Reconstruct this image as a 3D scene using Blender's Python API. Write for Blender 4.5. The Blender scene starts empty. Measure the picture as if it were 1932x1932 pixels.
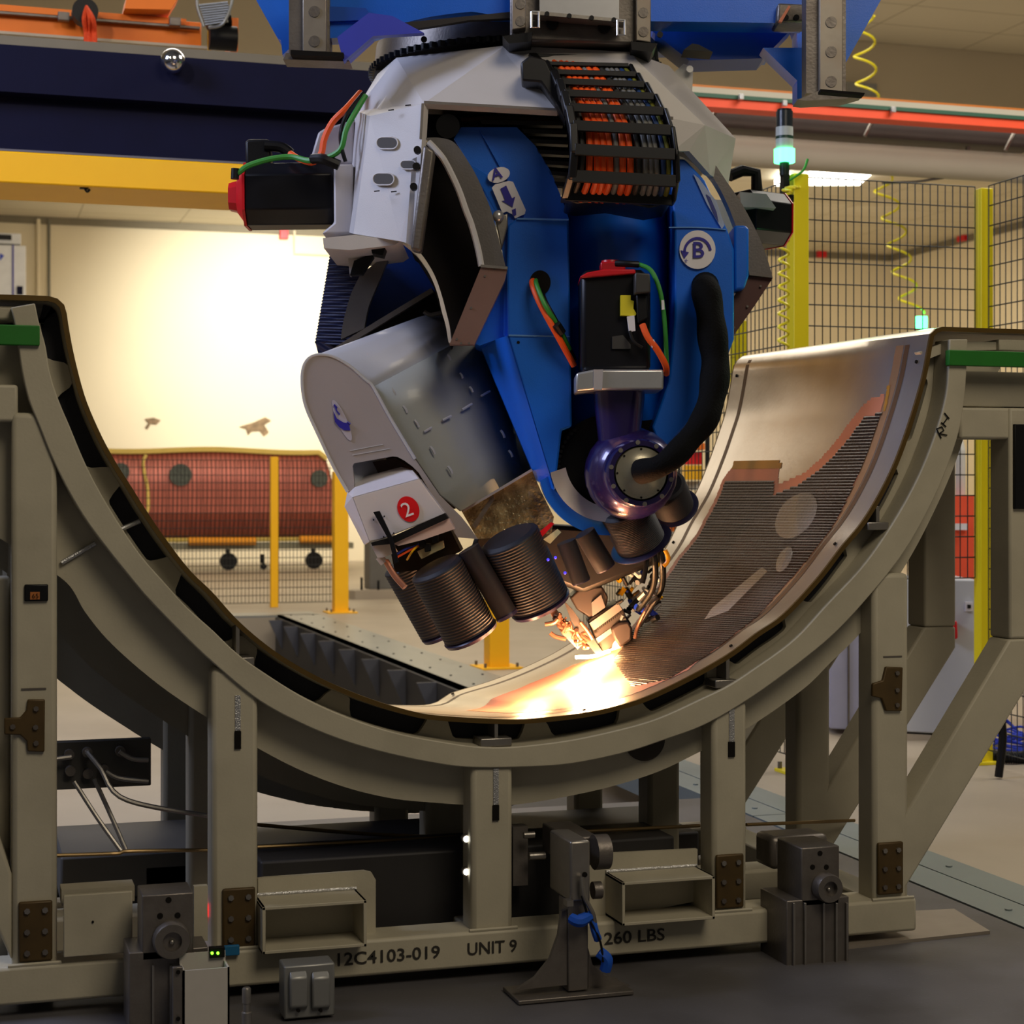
import bpy, math, random
import numpy as np
from mathutils import Vector, Matrix
random.seed(7)
S = bpy.context.scene
COL = S.collection
# ---------------------------------------------------------------- camera
TH = math.radians(17.2); CT, ST = math.cos(TH), math.sin(TH)
FWD = Vector((ST, CT, 0)); RGT = Vector((CT, -ST, 0)); UP = Vector((0, 0, 1))
CAM = Vector((0, 0, 1.65)); FP = 3320.0; HX, HY = 966.0, 930.0
cd = bpy.data.cameras.new('camera'); cam = bpy.data.objects.new('camera', cd); COL.objects.link(cam)
cam.location = CAM; cam.rotation_euler = (math.pi/2, 0, -TH)
cd.sensor_width = 36; cd.lens = FP/1932*36; cd.shift_y = -36/1932
cd.clip_end = 200; cd.dof.use_dof = True; cd.dof.focus_distance = 6.5; cd.dof.aperture_fstop = 5.0
S.camera = cam
# ---------------------------------------------------------------- light
S.view_settings.view_transform = 'Standard'; S.view_settings.look = 'None'
S.view_settings.gamma = 1; S.view_settings.use_curve_mapping = False
S.view_settings.exposure = 0.0
wd = bpy.data.worlds.new('hall_ambient'); S.world = wd; wd.use_nodes = True
wd.node_tree.nodes['Background'].inputs[0].default_value = (1.0, 0.93, 0.82, 1)
wd.node_tree.nodes['Background'].inputs[1].default_value = 0.055

def area(name, loc, to, size, power, col, sy=None):
    l = bpy.data.lights.new(name, 'AREA'); l.energy = power; l.color = col
    l.shape = 'RECTANGLE'; l.size = size; l.size_y = sy or size
    o = bpy.data.objects.new(name, l); COL.objects.link(o); o.location = loc
    o.rotation_euler = (Vector(to)-Vector(loc)).to_track_quat('-Z', 'Y').to_euler()
    return o
WARM = (1.0, 0.86, 0.66); COOL = (0.62, 0.70, 1.0); NEU = (1.0, 0.92, 0.8)
area('lamp_bank_near_left', (-4.5, 7.5, 6.5), (1.8, 7, 2), 2.4, 420, COOL)
area('lamp_bank_front', (3.2, -1.2, 8.6), (2.0, 6.4, 1.4), 4.0, 370, WARM)
area('lamp_bank_right', (9.5, 9.0, 8.5), (7, 11, 0), 4, 420, NEU)
area('lamp_bank_mid', (4.0, 19, 9.0), (4, 19, 0), 9, 800, NEU)
area('lamp_bank_far_left', (5, 31, 7.9), (5, 38, 0), 7, 620, WARM)
area('lamp_bank_far_right', (17, 34, 7.7), (17, 36, 0), 7, 850, WARM)
area('ceiling_wash', (9, 33, 1.2), (9, 33, 8), 14, 260, WARM)
area('skin_highlight_light', (-2.8, 22.9, 8.0), (3.4, 6.7, 2.0), 2.6, 95, NEU)  # added unseen light, placed so the mould skin mirrors a highlight
def spot(name, loc, to, power, ang, blend, col, r=.2):
    l = bpy.data.lights.new(name, 'SPOT'); l.energy = power; l.spot_size = math.radians(ang)
    l.spot_blend = blend; l.color = col; l.shadow_soft_size = r
    o = bpy.data.objects.new(name, l); COL.objects.link(o); o.location = loc
    o.rotation_euler = (Vector(to)-Vector(loc)).to_track_quat('-Z', 'Y').to_euler()
spot('beam_fill_spot', (-3.5, 2.5, 7.5), (-.3, 11, 3.6), 900, 48, .8, WARM, .4)  # added spot that brightens the navy beam and its yellow flange
spot('runway_spot', (6.5, 4.5, 8.2), (9, 14, 4.6), 700, 60, .8, WARM, .4)  # unseen spot aimed at the runway beam
spot('wall_floodlight', (7.2, 36, 7.9), (7.3, 43, 5.0), 5200, 84, 1.0, (1, .96, .86), .4)

# ---------------------------------------------------------------- helpers
def ray(px, py): return FWD + RGT*((px-HX)/FP) + UP*((HY-py)/FP)
def W(px, py, d): return CAM + ray(px, py)*d
KR = 1.07   # size factor of the robot
def HW(px, py, d): return W(px, py, (d+.35)*KR)
def PY(px, py, Y): r = ray(px, py); return CAM + r*(Y/r.y)
def PX(px, py, X): r = ray(px, py); return CAM + r*(X/r.x)
def PZ(px, py, Z=-.04): r = ray(px, py); return CAM + r*((Z-1.65)/r.z)

def lin(c): return tuple(((x/255)/12.92 if x/255 <= .04045 else ((x/255+.055)/1.055)**2.4) for x in c)
def M(name, col, rough=.5, metal=0.0, var=.08, scale=5, bump=0.0, bscale=60, emit=None, es=0, coat=0, dirt=None, dscale=2.0, damt=.5):
    m = bpy.data.materials.new(name); m.use_nodes = True; nt = m.node_tree; b = nt.nodes['Principled BSDF']
    c = lin(col)
    b.inputs['Roughness'].default_value = rough; b.inputs['Metallic'].default_value = metal
    b.inputs['Coat Weight'].default_value = coat
    tc = nt.nodes.new('ShaderNodeTexCoord')
    n = nt.nodes.new('ShaderNodeTexNoise'); n.inputs['Scale'].default_value = scale; n.inputs['Detail'].default_value = 5
    nt.links.new(tc.outputs['Object'], n.inputs['Vector'])
    mx = nt.nodes.new('ShaderNodeMix'); mx.data_type = 'RGBA'
    mx.inputs[6].default_value = (*[x*(1-var*1.6) for x in c], 1); mx.inputs[7].default_value = (*[min(1, x*(1+var*1.6)) for x in c], 1)
    nt.links.new(n.outputs['Fac'], mx.inputs[0]); out = mx.outputs[2]
    if dirt:
        n2 = nt.nodes.new('ShaderNodeTexNoise'); n2.inputs['Scale'].default_value = dscale; n2.inputs['Detail'].default_value = 8
        nt.links.new(tc.outputs['Object'], n2.inputs['Vector'])
        rp = nt.nodes.new('ShaderNodeMapRange'); rp.inputs[1].default_value = .48; rp.inputs[2].default_value = .72; rp.inputs[4].default_value = damt
        nt.links.new(n2.outputs['Fac'], rp.inputs[0])
        m2 = nt.nodes.new('ShaderNodeMix'); m2.data_type = 'RGBA'; nt.links.new(rp.outputs[0], m2.inputs[0])
        nt.links.new(out, m2.inputs[6]); m2.inputs[7].default_value = (*lin(dirt), 1); out = m2.outputs[2]
    nt.links.new(out, b.inputs['Base Color'])
    if bump:
        n3 = nt.nodes.new('ShaderNodeTexNoise'); n3.inputs['Scale'].default_value = bscale
        nt.links.new(tc.outputs['Object'], n3.inputs['Vector'])
        bp = nt.nodes.new('ShaderNodeBump'); bp.inputs['Strength'].default_value = bump; bp.inputs['Distance'].default_value = .01
        nt.links.new(n3.outputs['Fac'], bp.inputs['Height']); nt.links.new(bp.outputs[0], b.inputs['Normal'])
    if emit:
        b.inputs['Emission Color'].default_value = (*lin(emit), 1); b.inputs['Emission Strength'].default_value = es
    return m

class MB:
    K = 1.0
    def __init__(s): s.v = []; s.f = []
    def add(s, vs, fs):
        o = len(s.v); s.v += [Vector(v) for v in vs]; s.f += [tuple(i+o for i in f) for f in fs]; return s
    def box(s, a, b):
        x0, x1 = sorted((a[0], b[0])); y0, y1 = sorted((a[1], b[1])); z0, z1 = sorted((a[2], b[2]))
        return s.add([(x0,y0,z0),(x1,y0,z0),(x1,y1,z0),(x0,y1,z0),(x0,y0,z1),(x1,y0,z1),(x1,y1,z1),(x0,y1,z1)],
              [(3,2,1,0),(4,5,6,7),(0,1,5,4),(1,2,6,5),(2,3,7,6),(3,0,4,7)])
    def prism(s, pts, vec):
        n = len(pts); vec = Vector(vec)
        s.add(list(pts)+[Vector(p)+vec for p in pts], [tuple(range(n)), tuple(range(2*n-1, n-1, -1))]+[(i, n+i, n+(i+1) % n, (i+1) % n) for i in range(n)]); return s
    def ribbon(s, A, B, vec):   # strip between polylines A and B with thickness vec
        n = len(A); vec = Vector(vec)
        vs = list(A)+list(B)+[Vector(p)+vec for p in A]+[Vector(p)+vec for p in B]
        f = []
        for i in range(n-1):
            f += [(i, i+1, n+i+1, n+i), (2*n+i, 3*n+i, 3*n+i+1, 2*n+i+1), (i, 2*n+i, 2*n+i+1, i+1), (n+i, n+i+1, 3*n+i+1, 3*n+i)]
        f += [(0, n, 3*n, 2*n), (n-1, 3*n-1, 4*n-1, 2*n-1)]
        return s.add(vs, f)
    def loft(s, secs, cap=True, closed=True):
        n = len(secs[0]); vs = [p for q in secs for p in q]; f = []
        for k in range(len(secs)-1):
            for i in range(n if closed else n-1):
                j = (i+1) % n; f.append((k*n+i, k*n+j, (k+1)*n+j, (k+1)*n+i))
        if cap: f += [tuple(range(n-1, -1, -1)), tuple((len(secs)-1)*n+i for i in range(n))]
        return s.add(vs, f)
    def cyl(s, p0, p1, r0, r1=None, seg=24, cap=True):
        p0 = Vector(p0); p1 = Vector(p1); r1 = r0 if r1 is None else r1
        return s.lathe(p0, p1-p0, [(0, r0), (1, r1)], seg, cap)
    def lathe(s, o, ax, prof, seg=32, cap=True, arc=None):   # prof: (t along ax, radius)
        o = Vector(o); ax = Vector(ax); z = ax.normalized()
        x = z.cross(Vector((.31, .17, .93))).normalized() if abs(z.z) < .9 else z.cross(Vector((0, 1, 0))).normalized()
        y = z.cross(x)
        secs = [[o+ax*t+(x*math.cos(2*math.pi*i/seg)+y*math.sin(2*math.pi*i/seg))*r for i in range(seg)] for t, r in [(t_, r_*MB.K) for t_, r_ in prof]]
        return s.loft(secs, cap)
    def tube(s, pts, r, seg=10, smooth=True, n=6):
        pts = [Vector(p) for p in pts]
        if smooth and len(pts) > 2: pts = crv(pts, n*(len(pts)-1))
        secs = []; T = (pts[1]-pts[0]).normalized(); nx = T.orthogonal().normalized()
        for i, p in enumerate(pts):
            t = (pts[min(i+1, len(pts)-1)]-pts[max(i-1, 0)])
            if t.length < 1e-9: t = T
            t = t.normalized(); nx = (nx-t*nx.dot(t)).normalized(); b = t.cross(nx); T = t
            rr = (r(i/(len(pts)-1)) if callable(r) else r)*MB.K
            secs.append([p+(nx*math.cos(2*math.pi*k/seg)+b*math.sin(2*math.pi*k/seg))*rr for k in range(seg)])
        return s.loft(secs)
    def sphere(s, c, r, seg=24):
        return s.lathe(Vector(c)-Vector((0, 0, r*MB.K)), (0, 0, 2*r*MB.K), [((1-math.cos(math.pi*k/12))/2, r*max(.001, math.sin(math.pi*k/12))) for k in range(13)], seg)
    def build(s, name, mat, parent=None, smooth=True, bevel=0, solid=0, ang=32, kind=None, label=None, recalc=True):
        off = Vector((0, 0, 0)); p = parent
        while p is not None: off += p.location; p = p.parent
        loc = Vector((0, 0, 0))
        if parent is None:
            lo = [min(v[i] for v in s.v) for i in range(3)]; hi = [max(v[i] for v in s.v) for i in range(3)]
            loc = Vector(((lo[0]+hi[0])/2, (lo[1]+hi[1])/2, lo[2])); off = loc
        me = bpy.data.meshes.new(name); me.from_pydata([tuple(v-off) for v in s.v], [], s.f)
        me.validate(); 
        import bmesh
        bm = bmesh.new(); bm.from_mesh(me)
        if recalc: bmesh.ops.recalc_face_normals(bm, faces=bm.faces)
        bm.to_mesh(me); bm.free()
        me.materials.append(mat)
        if smooth: me.shade_smooth(); me.set_sharp_from_angle(angle=math.radians(ang))
        o = bpy.data.objects.new(name, me); COL.objects.link(o); o.location = loc
        if parent is not None: o.parent = parent
        if bevel:
            md = o.modifiers.new('bevel', 'BEVEL'); md.width = bevel; md.segments = 2; md.limit_method = 'ANGLE'; md.angle_limit = math.radians(40); md.harden_normals = False
        if solid:
            md = o.modifiers.new('solid', 'SOLIDIFY'); md.thickness = solid; md.offset = -1
        if kind: o['kind'] = kind
        if label: o['label'] = label
        return o

def crv(pts, n):    # Catmull-Rom resampled by arc length
    P = [Vector(p) for p in pts]; out = []
    for i in range(len(P)-1):
        a = P[max(i-1, 0)]; b = P[i]; c = P[i+1]; d = P[min(i+2, len(P)-1)]
        for k in range(12):
            t = k/12
            out.append(.5*((2*b)+(c-a)*t+(2*a-5*b+4*c-d)*t*t+(3*b-a-3*c+d)*t**3))
    out.append(P[-1]); return resamp(out, n)
def resamp(P, n):
    L = [0]
    for i in range(1, len(P)): L.append(L[-1]+(P[i]-P[i-1]).length)
    out = []; j = 0
    for k in range(n+1):
        t = L[-1]*k/n
        while j < len(L)-2 and L[j+1] < t: j += 1
        q = (t-L[j])/max(1e-9, L[j+1]-L[j]); out.append(P[j].lerp(P[j+1], min(1, max(0, q))))
    return out
def thing(name, label, cat, loc, group=None):
    o = bpy.data.objects.new(name, None); COL.objects.link(o); o.location = loc; o.empty_display_size = .1
    o['label'] = label; o['category'] = cat
    if group: o['group'] = group
    return o
def tag(o, label, cat, group=None, kind=None):
    o['label'] = label; o['category'] = cat
    if group: o['group'] = group
    if kind: o['kind'] = kind
    return o
def copy_tree(o, parent=None):
    c = o.copy(); COL.objects.link(c); c.parent = parent
    for ch in list(o.children): copy_tree(ch, c)
    return c
def text_mb(s, origin, ex, ey, size, th=.0015, align='LEFT', bold=0.0):
    cu = bpy.data.curves.new('t', 'FONT'); cu.body = s; cu.size = size*MB.K; cu.align_x = align; cu.offset = bold; cu.resolution_u = 3
    o = bpy.data.objects.new('t', cu); me = bpy.data.meshes.new_from_object(o)
    mb = MB(); ex = Vector(ex).normalized(); ey = Vector(ey).normalized(); nz = ex.cross(ey)
    mb.add([Vector(origin)+ex*v.co.x+ey*v.co.y+nz*th for v in me.vertices], [tuple(p.vertices) for p in me.polygons])
    bpy.data.objects.remove(o); bpy.data.meshes.remove(me); bpy.data.curves.remove(cu)
    return mb
def pp(pts, Y): return [PY(x, y, Y) for x, y in pts]
def hp(pts, d): return [HW(x, y, d) for x, y in pts]

# ---------------------------------------------------------------- materials
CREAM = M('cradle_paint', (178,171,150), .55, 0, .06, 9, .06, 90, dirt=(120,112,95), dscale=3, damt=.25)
CREAM2 = M('cradle_paint_shaded', (158,151,132), .6, 0, .06, 9, .06, 90)  # same paint, with the shade of rear and sheltered parts put in
WELD = M('weld_metal', (190,190,190), .35, .8, .1, 60, .4, 200)
BROWN = M('brown_primer_plate', (78,60,28), .55, .3, .25, 14)
DARK = M('dark_void', (24,22,20), .8)
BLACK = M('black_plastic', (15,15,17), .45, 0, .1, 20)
GOLD = M('rim_gold', (105,82,40), .4, .6, .15, 12)
STEEL = M('machined_steel', (150,145,138), .38, .85, .1, 20, .05, 150)
DSTEEL = M('dull_steel', (118,112,106), .45, .7, .15, 14, .1, 80, dirt=(70,55,45), dscale=6, damt=.4)
ALU = M('aluminium', (200,200,200), .3, .7, .05, 20)
BLUE = M('gantry_blue', (10,98,210), .36, 0, .06, 8, .05, 200, coat=.2)
DBLUE = M('recess_shade_blue', (8,70,165), .4, 0, .06, 8)  # gantry blue darkened, the shade of recesses put into the colour
NAVY = M('navy_beam', (12,14,44), .7, 0, .12, 5)
WHITE = M('machine_grey_white', (185,182,182), .42, 0, .03, 8, .05, 250, coat=.1)
YEL = M('safety_yellow', (255,190,8), .45, 0, .04, 5)
LYEL = M('post_yellow', (235,215,20), .4, 0, .04, 5)
RED = M('cap_red', (200,16,30), .35, 0, .05, 10)
ORNG = M('crane_orange', (240,120,15), .5, 0, .06, 4)
OCAB = M('orange_cable', (245,90,20), .5, 0, .04, 10)
GCAB = M('green_cable', (50,140,50), .5, 0, .04, 10)
BCAB = M('blue_cable', (30,60,190), .5, 0, .04, 10)
WCAB = M('white_cable', (200,200,195), .5, 0, .04, 10)
GREEN = M('green_paint', (20,110,20), .6, 0, .1, 12)
MESHM = M('mesh_wire', (40,42,40), .5, .3, .05, 10)
HOSE = M('black_hose_sleeve', (9,9,10), .85, 0, .1, 30, .3, 120)
PURP = M('dark_purple_housing', (40,28,84), .26, .3, .08, 8, coat=.5)
CONC = M('hall_concrete', (168,156,138), .55, 0, .08, 1.5, .05, 30, dirt=(150,135,115), dscale=.8, damt=.5)
EMG = M('green_lamp', (120,255,160), .4, emit=(60,255,130), es=9)
EMR = M('red_lamp', (255,30,30), .4, emit=(255,20,20), es=3)
EMW = M('white_lamp', (255,255,255), .4, emit=(255,250,235), es=8)
STW = M('sticker_white', (225,222,228), .5)
STB = M('sticker_ink', (38,30,150), .5)
for m_, v_ in ((HOSE, .12), (NAVY, .15), (BLACK, .25), (DARK, .1)): m_.node_tree.nodes['Principled BSDF'].inputs['Specular IOR Level'].default_value = v_
# ================================================================ the hall
def struct(mb, name, mat, **k): return mb.build(name, mat, None, kind='structure', **k)
def noise_floor():
    m = M('deck_plate', (92,90,92), .5, .25, .1, 3, 0, 30, dirt=(60,56,52), dscale=2.2, damt=.6)
    nt = m.node_tree; b = nt.nodes['Principled BSDF']; tc = nt.nodes['Texture Coordinate']
    mp = nt.nodes.new('ShaderNodeMapping'); mp.inputs['Rotation'].default_value = (0, 0, .785); mp.inputs['Scale'].default_value = (1, 1, 1)
    nt.links.new(tc.outputs['Object'], mp.inputs[0])
    ck = nt.nodes.new('ShaderNodeTexVoronoi'); ck.inputs['Scale'].default_value = 17; ck.inputs['Randomness'].default_value = 0
    nt.links.new(mp.outputs[0], ck.inputs['Vector'])
    rp = nt.nodes.new('ShaderNodeMapRange'); rp.inputs[1].default_value = .15; rp.inputs[2].default_value = .4; rp.inputs[3].default_value = 1; rp.inputs[4].default_value = 0
    nt.links.new(ck.outputs['Distance'], rp.inputs[0])
    bp = nt.nodes.new('ShaderNodeBump'); bp.inputs['Strength'].default_value = .9; bp.inputs['Distance'].default_value = .005
    nt.links.new(rp.outputs[0], bp.inputs['Height']); nt.links.new(bp.outputs[0], b.inputs['Normal'])
    src = b.inputs['Base Color'].links[0].from_socket; mx = nt.nodes.new('ShaderNodeMix'); mx.data_type = 'RGBA'
    ml = nt.nodes.new('ShaderNodeMath'); ml.operation = 'MULTIPLY'; ml.inputs[1].default_value = .30; nt.links.new(rp.outputs[0], ml.inputs[0]); nt.links.new(ml.outputs[0], mx.inputs[0])
    nt.links.new(src, mx.inputs[6]); mx.inputs[7].default_value = (*lin((150,145,140)),1); nt.links.new(mx.outputs[2], b.inputs['Base Color'])
    return m
DECK = noise_floor()
mb = MB()   # concrete slabs round the trench
Z0, Z1 = -.9, -.04
for (x0, x1, y0, y1) in [(-16,2.6,9,43.2),(4.03,40,14.4,43.2),(2.6,4.03,23.8,43.2),(4.34,40,-3,12),(6,40,12,14.4)]:
    mb.box((x0,y0,Z0),(x1,y1,Z1))
struct(mb, 'floor', CONC, smooth=False)
struct(MB().box((-16,-3,Z0),(3.91,9,Z1)), 'floor', DECK, smooth=False)
struct(MB().box((2.6,9,-.9),(6,23.8,-.7)), 'floor', M('trench_floor', (70,66,62), .7), smooth=False)
# steel cover strip on the right
COVER = M('cover_plate', (128,138,138), .45, .3, .08, 3)
mb = MB(); 
for y0, y1 in [(2,5.2),(5.21,8.4),(8.41,11.9)]:
    for x0, x1 in [(3.92,4.12),(4.13,4.33)]: mb.box((x0,y0,-.2),(x1,y1,-.036))
for y in np.arange(2.2,12,.8):
    for x in (4.02,4.23): mb.cyl((x,y,-.04),(x,y,-.03),.015,seg=10)
struct(mb, 'trim_1', COVER, smooth=False)
tr = thing('trench_cover_plate', 'pale steel edging plate with bolts along the open floor trench behind the mould', 'plate', (4.25,19,-.04))
m0 = MB().box((4.03,14.4,-.04),(4.62,23.9,-.012)).box((4.03,14.4,-.2),(4.09,23.9,-.012)).box((2.4,23.8,-.04),(4.6,24.4,-.012)).box((4.03,14.1,-.04),(6.2,14.45,-.012)).build('cover_plate', M('pale_plate', (150,152,148), .4, .35, .05, 2), tr)
for y in np.arange(14.7,23.8,.75):
    for x in (4.5,4.2): MB().cyl((x,y,-.012),(x,y,-.004),.012,seg=8).build('bolt', DARK, tr)
GUS = M('trench_gusset', (92,94,104), .5, .4)
for y in np.arange(15.2,23.6,1.15):
    MB().prism([(4.03,y,-.04),(3.82,y,-.04),(4.03,y,-.5)], (0,.03,0)).build('gusset', GUS, tr, smooth=False)
struct(MB().box((4.0,14.4,-.9),(4.035,23.8,-.04)), 'trim_2', M('trench_side', (60,58,58), .6), smooth=False)
# walls
WALL = M('hall_wall_paint', (226,214,184), .75, 0, .03, .6, .02, 20)
struct(MB().box((-25,43,Z1),(24.5,43.3,8.3)), 'wall_back', WALL, smooth=False)
struct(MB().box((24.2,20,Z1),(24.5,43,8.3)), 'wall_right', WALL, smooth=False)
struct(MB().box((-25,29,8.16),(30,29.3,10.2)), 'wall_front', M('bulkhead_paint', (205,192,164), .8, 0, .03, .6), smooth=False)
def tiles(name):
    m = M(name, (205,198,178), .8, 0, .03, .5)
    nt = m.node_tree; b = nt.nodes['Principled BSDF']; tc = nt.nodes['Texture Coordinate']
    src = b.inputs['Base Color'].links[0].from_socket
    br = nt.nodes.new('ShaderNodeTexBrick'); br.inputs['Scale'].default_value = .42; br.offset = 0; br.inputs['Mortar Size'].default_value = .006
    br.inputs['Brick Width'].default_value = 1; br.inputs['Row Height'].default_value = .5
    br.inputs['Color1'].default_value = br.inputs['Color2'].default_value = (1,1,1,1); br.inputs['Mortar'].default_value = (.55,.52,.45,1)
    nt.links.new(tc.outputs['Object'], br.inputs['Vector'])
    mx = nt.nodes.new('ShaderNodeMix'); mx.data_type = 'RGBA'; mx.blend_type = 'MULTIPLY'; mx.inputs[0].default_value = 1
    nt.links.new(src, mx.inputs[6]); nt.links.new(br.outputs[0], mx.inputs[7]); nt.links.new(mx.outputs[2], b.inputs['Base Color'])
    return m
TILE = tiles('ceiling_tile')
struct(MB().box((-25,29,8.16),(30,43,8.4)), 'ceiling', TILE, smooth=False)
struct(MB().box((-25,12,9.95),(32,29.3,10.2)), 'ceiling', TILE, smooth=False)
TRIMM = M('wall_trim', (120,112,92), .7)
struct(MB().box((-25,42.9,8.0),(24.2,43,8.16)), 'trim_3', TRIMM, smooth=False)
struct(MB().box((24.1,29,8.0),(24.2,42.9,8.16)), 'trim_4', TRIMM, smooth=False)
# pipes, alarms, marks on the wall
def wp(px, py): return PY(px, py, 42.95)
for i, (px, m, r, lb) in enumerate([(72, WALL, .05, 'cream pipe running down the wall beside the wall cabinet'), (92, M('grey_pipe', (110,108,95), .6), .035, 'thin dark grey pipe running down the wall right of the cream pipe')]):
    a = wp(px, 432); b = wp(px, 1000); tag(MB().cyl((a.x,42.88,b.z),(a.x,42.88,8.1),r,seg=10).build('wall_pipe', m), lb, 'pipe')
a = wp(555,440); b = wp(555,478); c = wp(625,482)
tag(MB().tube([(a.x,42.9,8.1),(b.x,42.9,b.z),(c.x+1,42.9,b.z)], .03, smooth=False).build('conduit', WALL), 'thin cream conduit bending along the wall near the red alarm', 'pipe')
for px, py, Y, lb in [(535,443,42.9,'small red alarm box high on the wall left of the robot'),(1548,478,42.9,'small red alarm box on the wall right of the tall yellow fence post')]:
    a = PY(px-8,py-9,Y); b = PY(px+8,py+9,Y); tag(MB().box((a.x,Y-.12,b.z),(b.x,Y,a.z)).build('alarm_box', RED, bevel=.01), lb, 'alarm')
a = PX(1812,447,24.05); tag(MB().box((24.0,a.y-.25,a.z-.12),(24.2,a.y+.1,a.z+.12)).build('alarm_box', RED, bevel=.01), 'small red alarm box on the side wall near the far yellow post', 'alarm')
for (pts, lb) in [([(274,790),(290,788),(303,793),(296,800),(285,799),(279,809),(274,806),(280,797)], 'small dark torn patch in the wall paint above the copper panel, left one'),
            ([(452,805),(478,797),(500,787),(511,793),(498,801),(507,815),(498,822),(490,812),(475,813),(468,820),(464,808)], 'larger dark torn patch in the wall paint beside the robot cover')]:
    tag(MB().prism([Vector((p.x,42.99,p.z)) for p in pp(pts,42.98)], (0,-.03,0)).build('wall_damage', M('torn_wall', (120,100,75), .9, 0, .8, 6), smooth=False), lb, 'wall damage')
t = thing('wall_cabinet', 'white tall cabinet with a blue stripe at the far left', 'cabinet', PY(20,560,40))
a = PY(-40,460,40); b = PY(49,640,40); WC = M('white_cabinet', (225,228,232), .5)
MB().box((a.x,40,b.z-2),(b.x,40.8,a.z)).build('cabinet_body', WC, t, bevel=.02)
a = PY(23,462,39.99); b = PY(26,640,39.99); MB().box((a.x,39.98,b.z),(b.x,40,a.z)).build('stripe', STB, t, smooth=False)
a = PY(32,540,39.98); b = PY(43,556,39.98); MB().box((a.x,39.96,b.z),(b.x,40,a.z)).build('latch', NAVY, t, smooth=False)
a = PY(-40,436,40); b = PY(40,460,40); MB().box((a.x,40.1,b.z),(b.x,40.8,a.z)).build('top_unit', WC, t, bevel=.02)
a = PY(-40,440,40); b = PY(22,452,40); MB().box((a.x,40.05,b.z),(b.x,40.1,a.z)).build('dark_vent', BLACK, t, smooth=False)
a = PY(0,485,39.95); MB().add(pp([(0,478),(8,482),(0,492)],39.97), [(0,1,2)]).build('logo', BCAB, t, smooth=False)
for i,(p,r) in enumerate([((-22,6,6.2),0)]): pass
# fluorescent fixture on the far ceiling
def fixture(px0, px1, py, lb, h=11):
    d = (8.16-1.65)*FP/(HY-py); a = W(px0,py,d); b = W(px1,py,d)
    t = thing('ceiling_light', lb, 'light', (a+b)/2)
    v = (b-a); u = Vector((-v.y,v.x,0)).normalized()*1.2
    MB().prism([Vector((p.x,p.y,8.02)) for p in (a-u*.5,b-u*.5,b+u*.5,a+u*.5)], (0,0,.12)).build('diffuser', EMW, t, smooth=False)
    MB().prism([Vector((p.x,p.y,8.1)) for p in (a-u*.6,b-u*.6,b+u*.6,a+u*.6)], (0,0,.06)).build('housing', WC, t, smooth=False)
fixture(1522,1632,327,'long bright fluorescent ceiling light right of the green signal tower')
fixture(1470,1482,328,'small bright sliver of ceiling light just left of the signal tower',4)
# ---- navy bridge beam with yellow flange (upper left)
t = thing('bridge_beam', 'dark navy bridge beam with a yellow lower flange crossing upper left', 'crane beam', PY(200,300,11))
def xbar(Y, d, ptop, pbot, name, mat, par, x0, x1, **k):   # ptop/pbot : image y at px=x of reference
    zt = PY(0,ptop,Y).z; zb = PY(0,pbot,Y).z
    return MB().box((x0,Y,zb),(x1,Y+d,zt)).build(name, mat, par, **k)
xbar(11,.5,83,172,'upper_box',NAVY,t,-3,3.9,smooth=False)
xbar(11.12,.3,172,282,'web',NAVY,t,-3,3.9,smooth=False)
xbar(10.95,.6,280,284,'lip',M('lip_grey',(90,92,110),.5),t,-3,3.9,smooth=False)
xbar(10.9,.65,284,344,'lower_flange',YEL,t,-3,3.6,bevel=.01)
c = PY(326,115,10.9); md = thing('dome_sensor', 'round chrome dome mounted on the front of the navy beam', 'dome', c)
MB().sphere(c,.076).build('dome', M('chrome',(215,215,222),.12,1,.02,5), md)
MB().cyl(c+Vector((0,.0,0)),c+Vector((0,.1,0)),.05).build('mount', DSTEEL, md)
q = c+Vector((.012,-.07,.01)); MB().box(q-Vector((.016,.0,.035)),q+Vector((.016,.012,.03))).build('window', BLACK, md, bevel=.004)
MB().cyl(q+Vector((0,-.003,-.008)),q+Vector((0,0,-.008)),.005,seg=10).build('indicator_lamp', M('amber_lamp',(255,120,20),.4,emit=(255,110,20),es=5), md)
# rail seen on top of navy beam
tag(xbar(11.3,.1,66,84,'beam_rail',M('rail_beige',(120,112,95),.6),None,-3,3.6,smooth=False),'thin beige rail lying on top of the navy beam','rail')
# small clamp under the yellow flange
a = PY(160,352,10.95); tag(MB().box(a-Vector((.03,.02,.015)),a+Vector((.02,.02,.02))).tube([a+Vector((0,0,-.01)),a+Vector((.015,0,-.03)),a+Vector((.03,0,-.015))],.008).build('hanging_clamp', BLACK),'small dark clamp hanging under the yellow flange','clamp')
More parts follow.
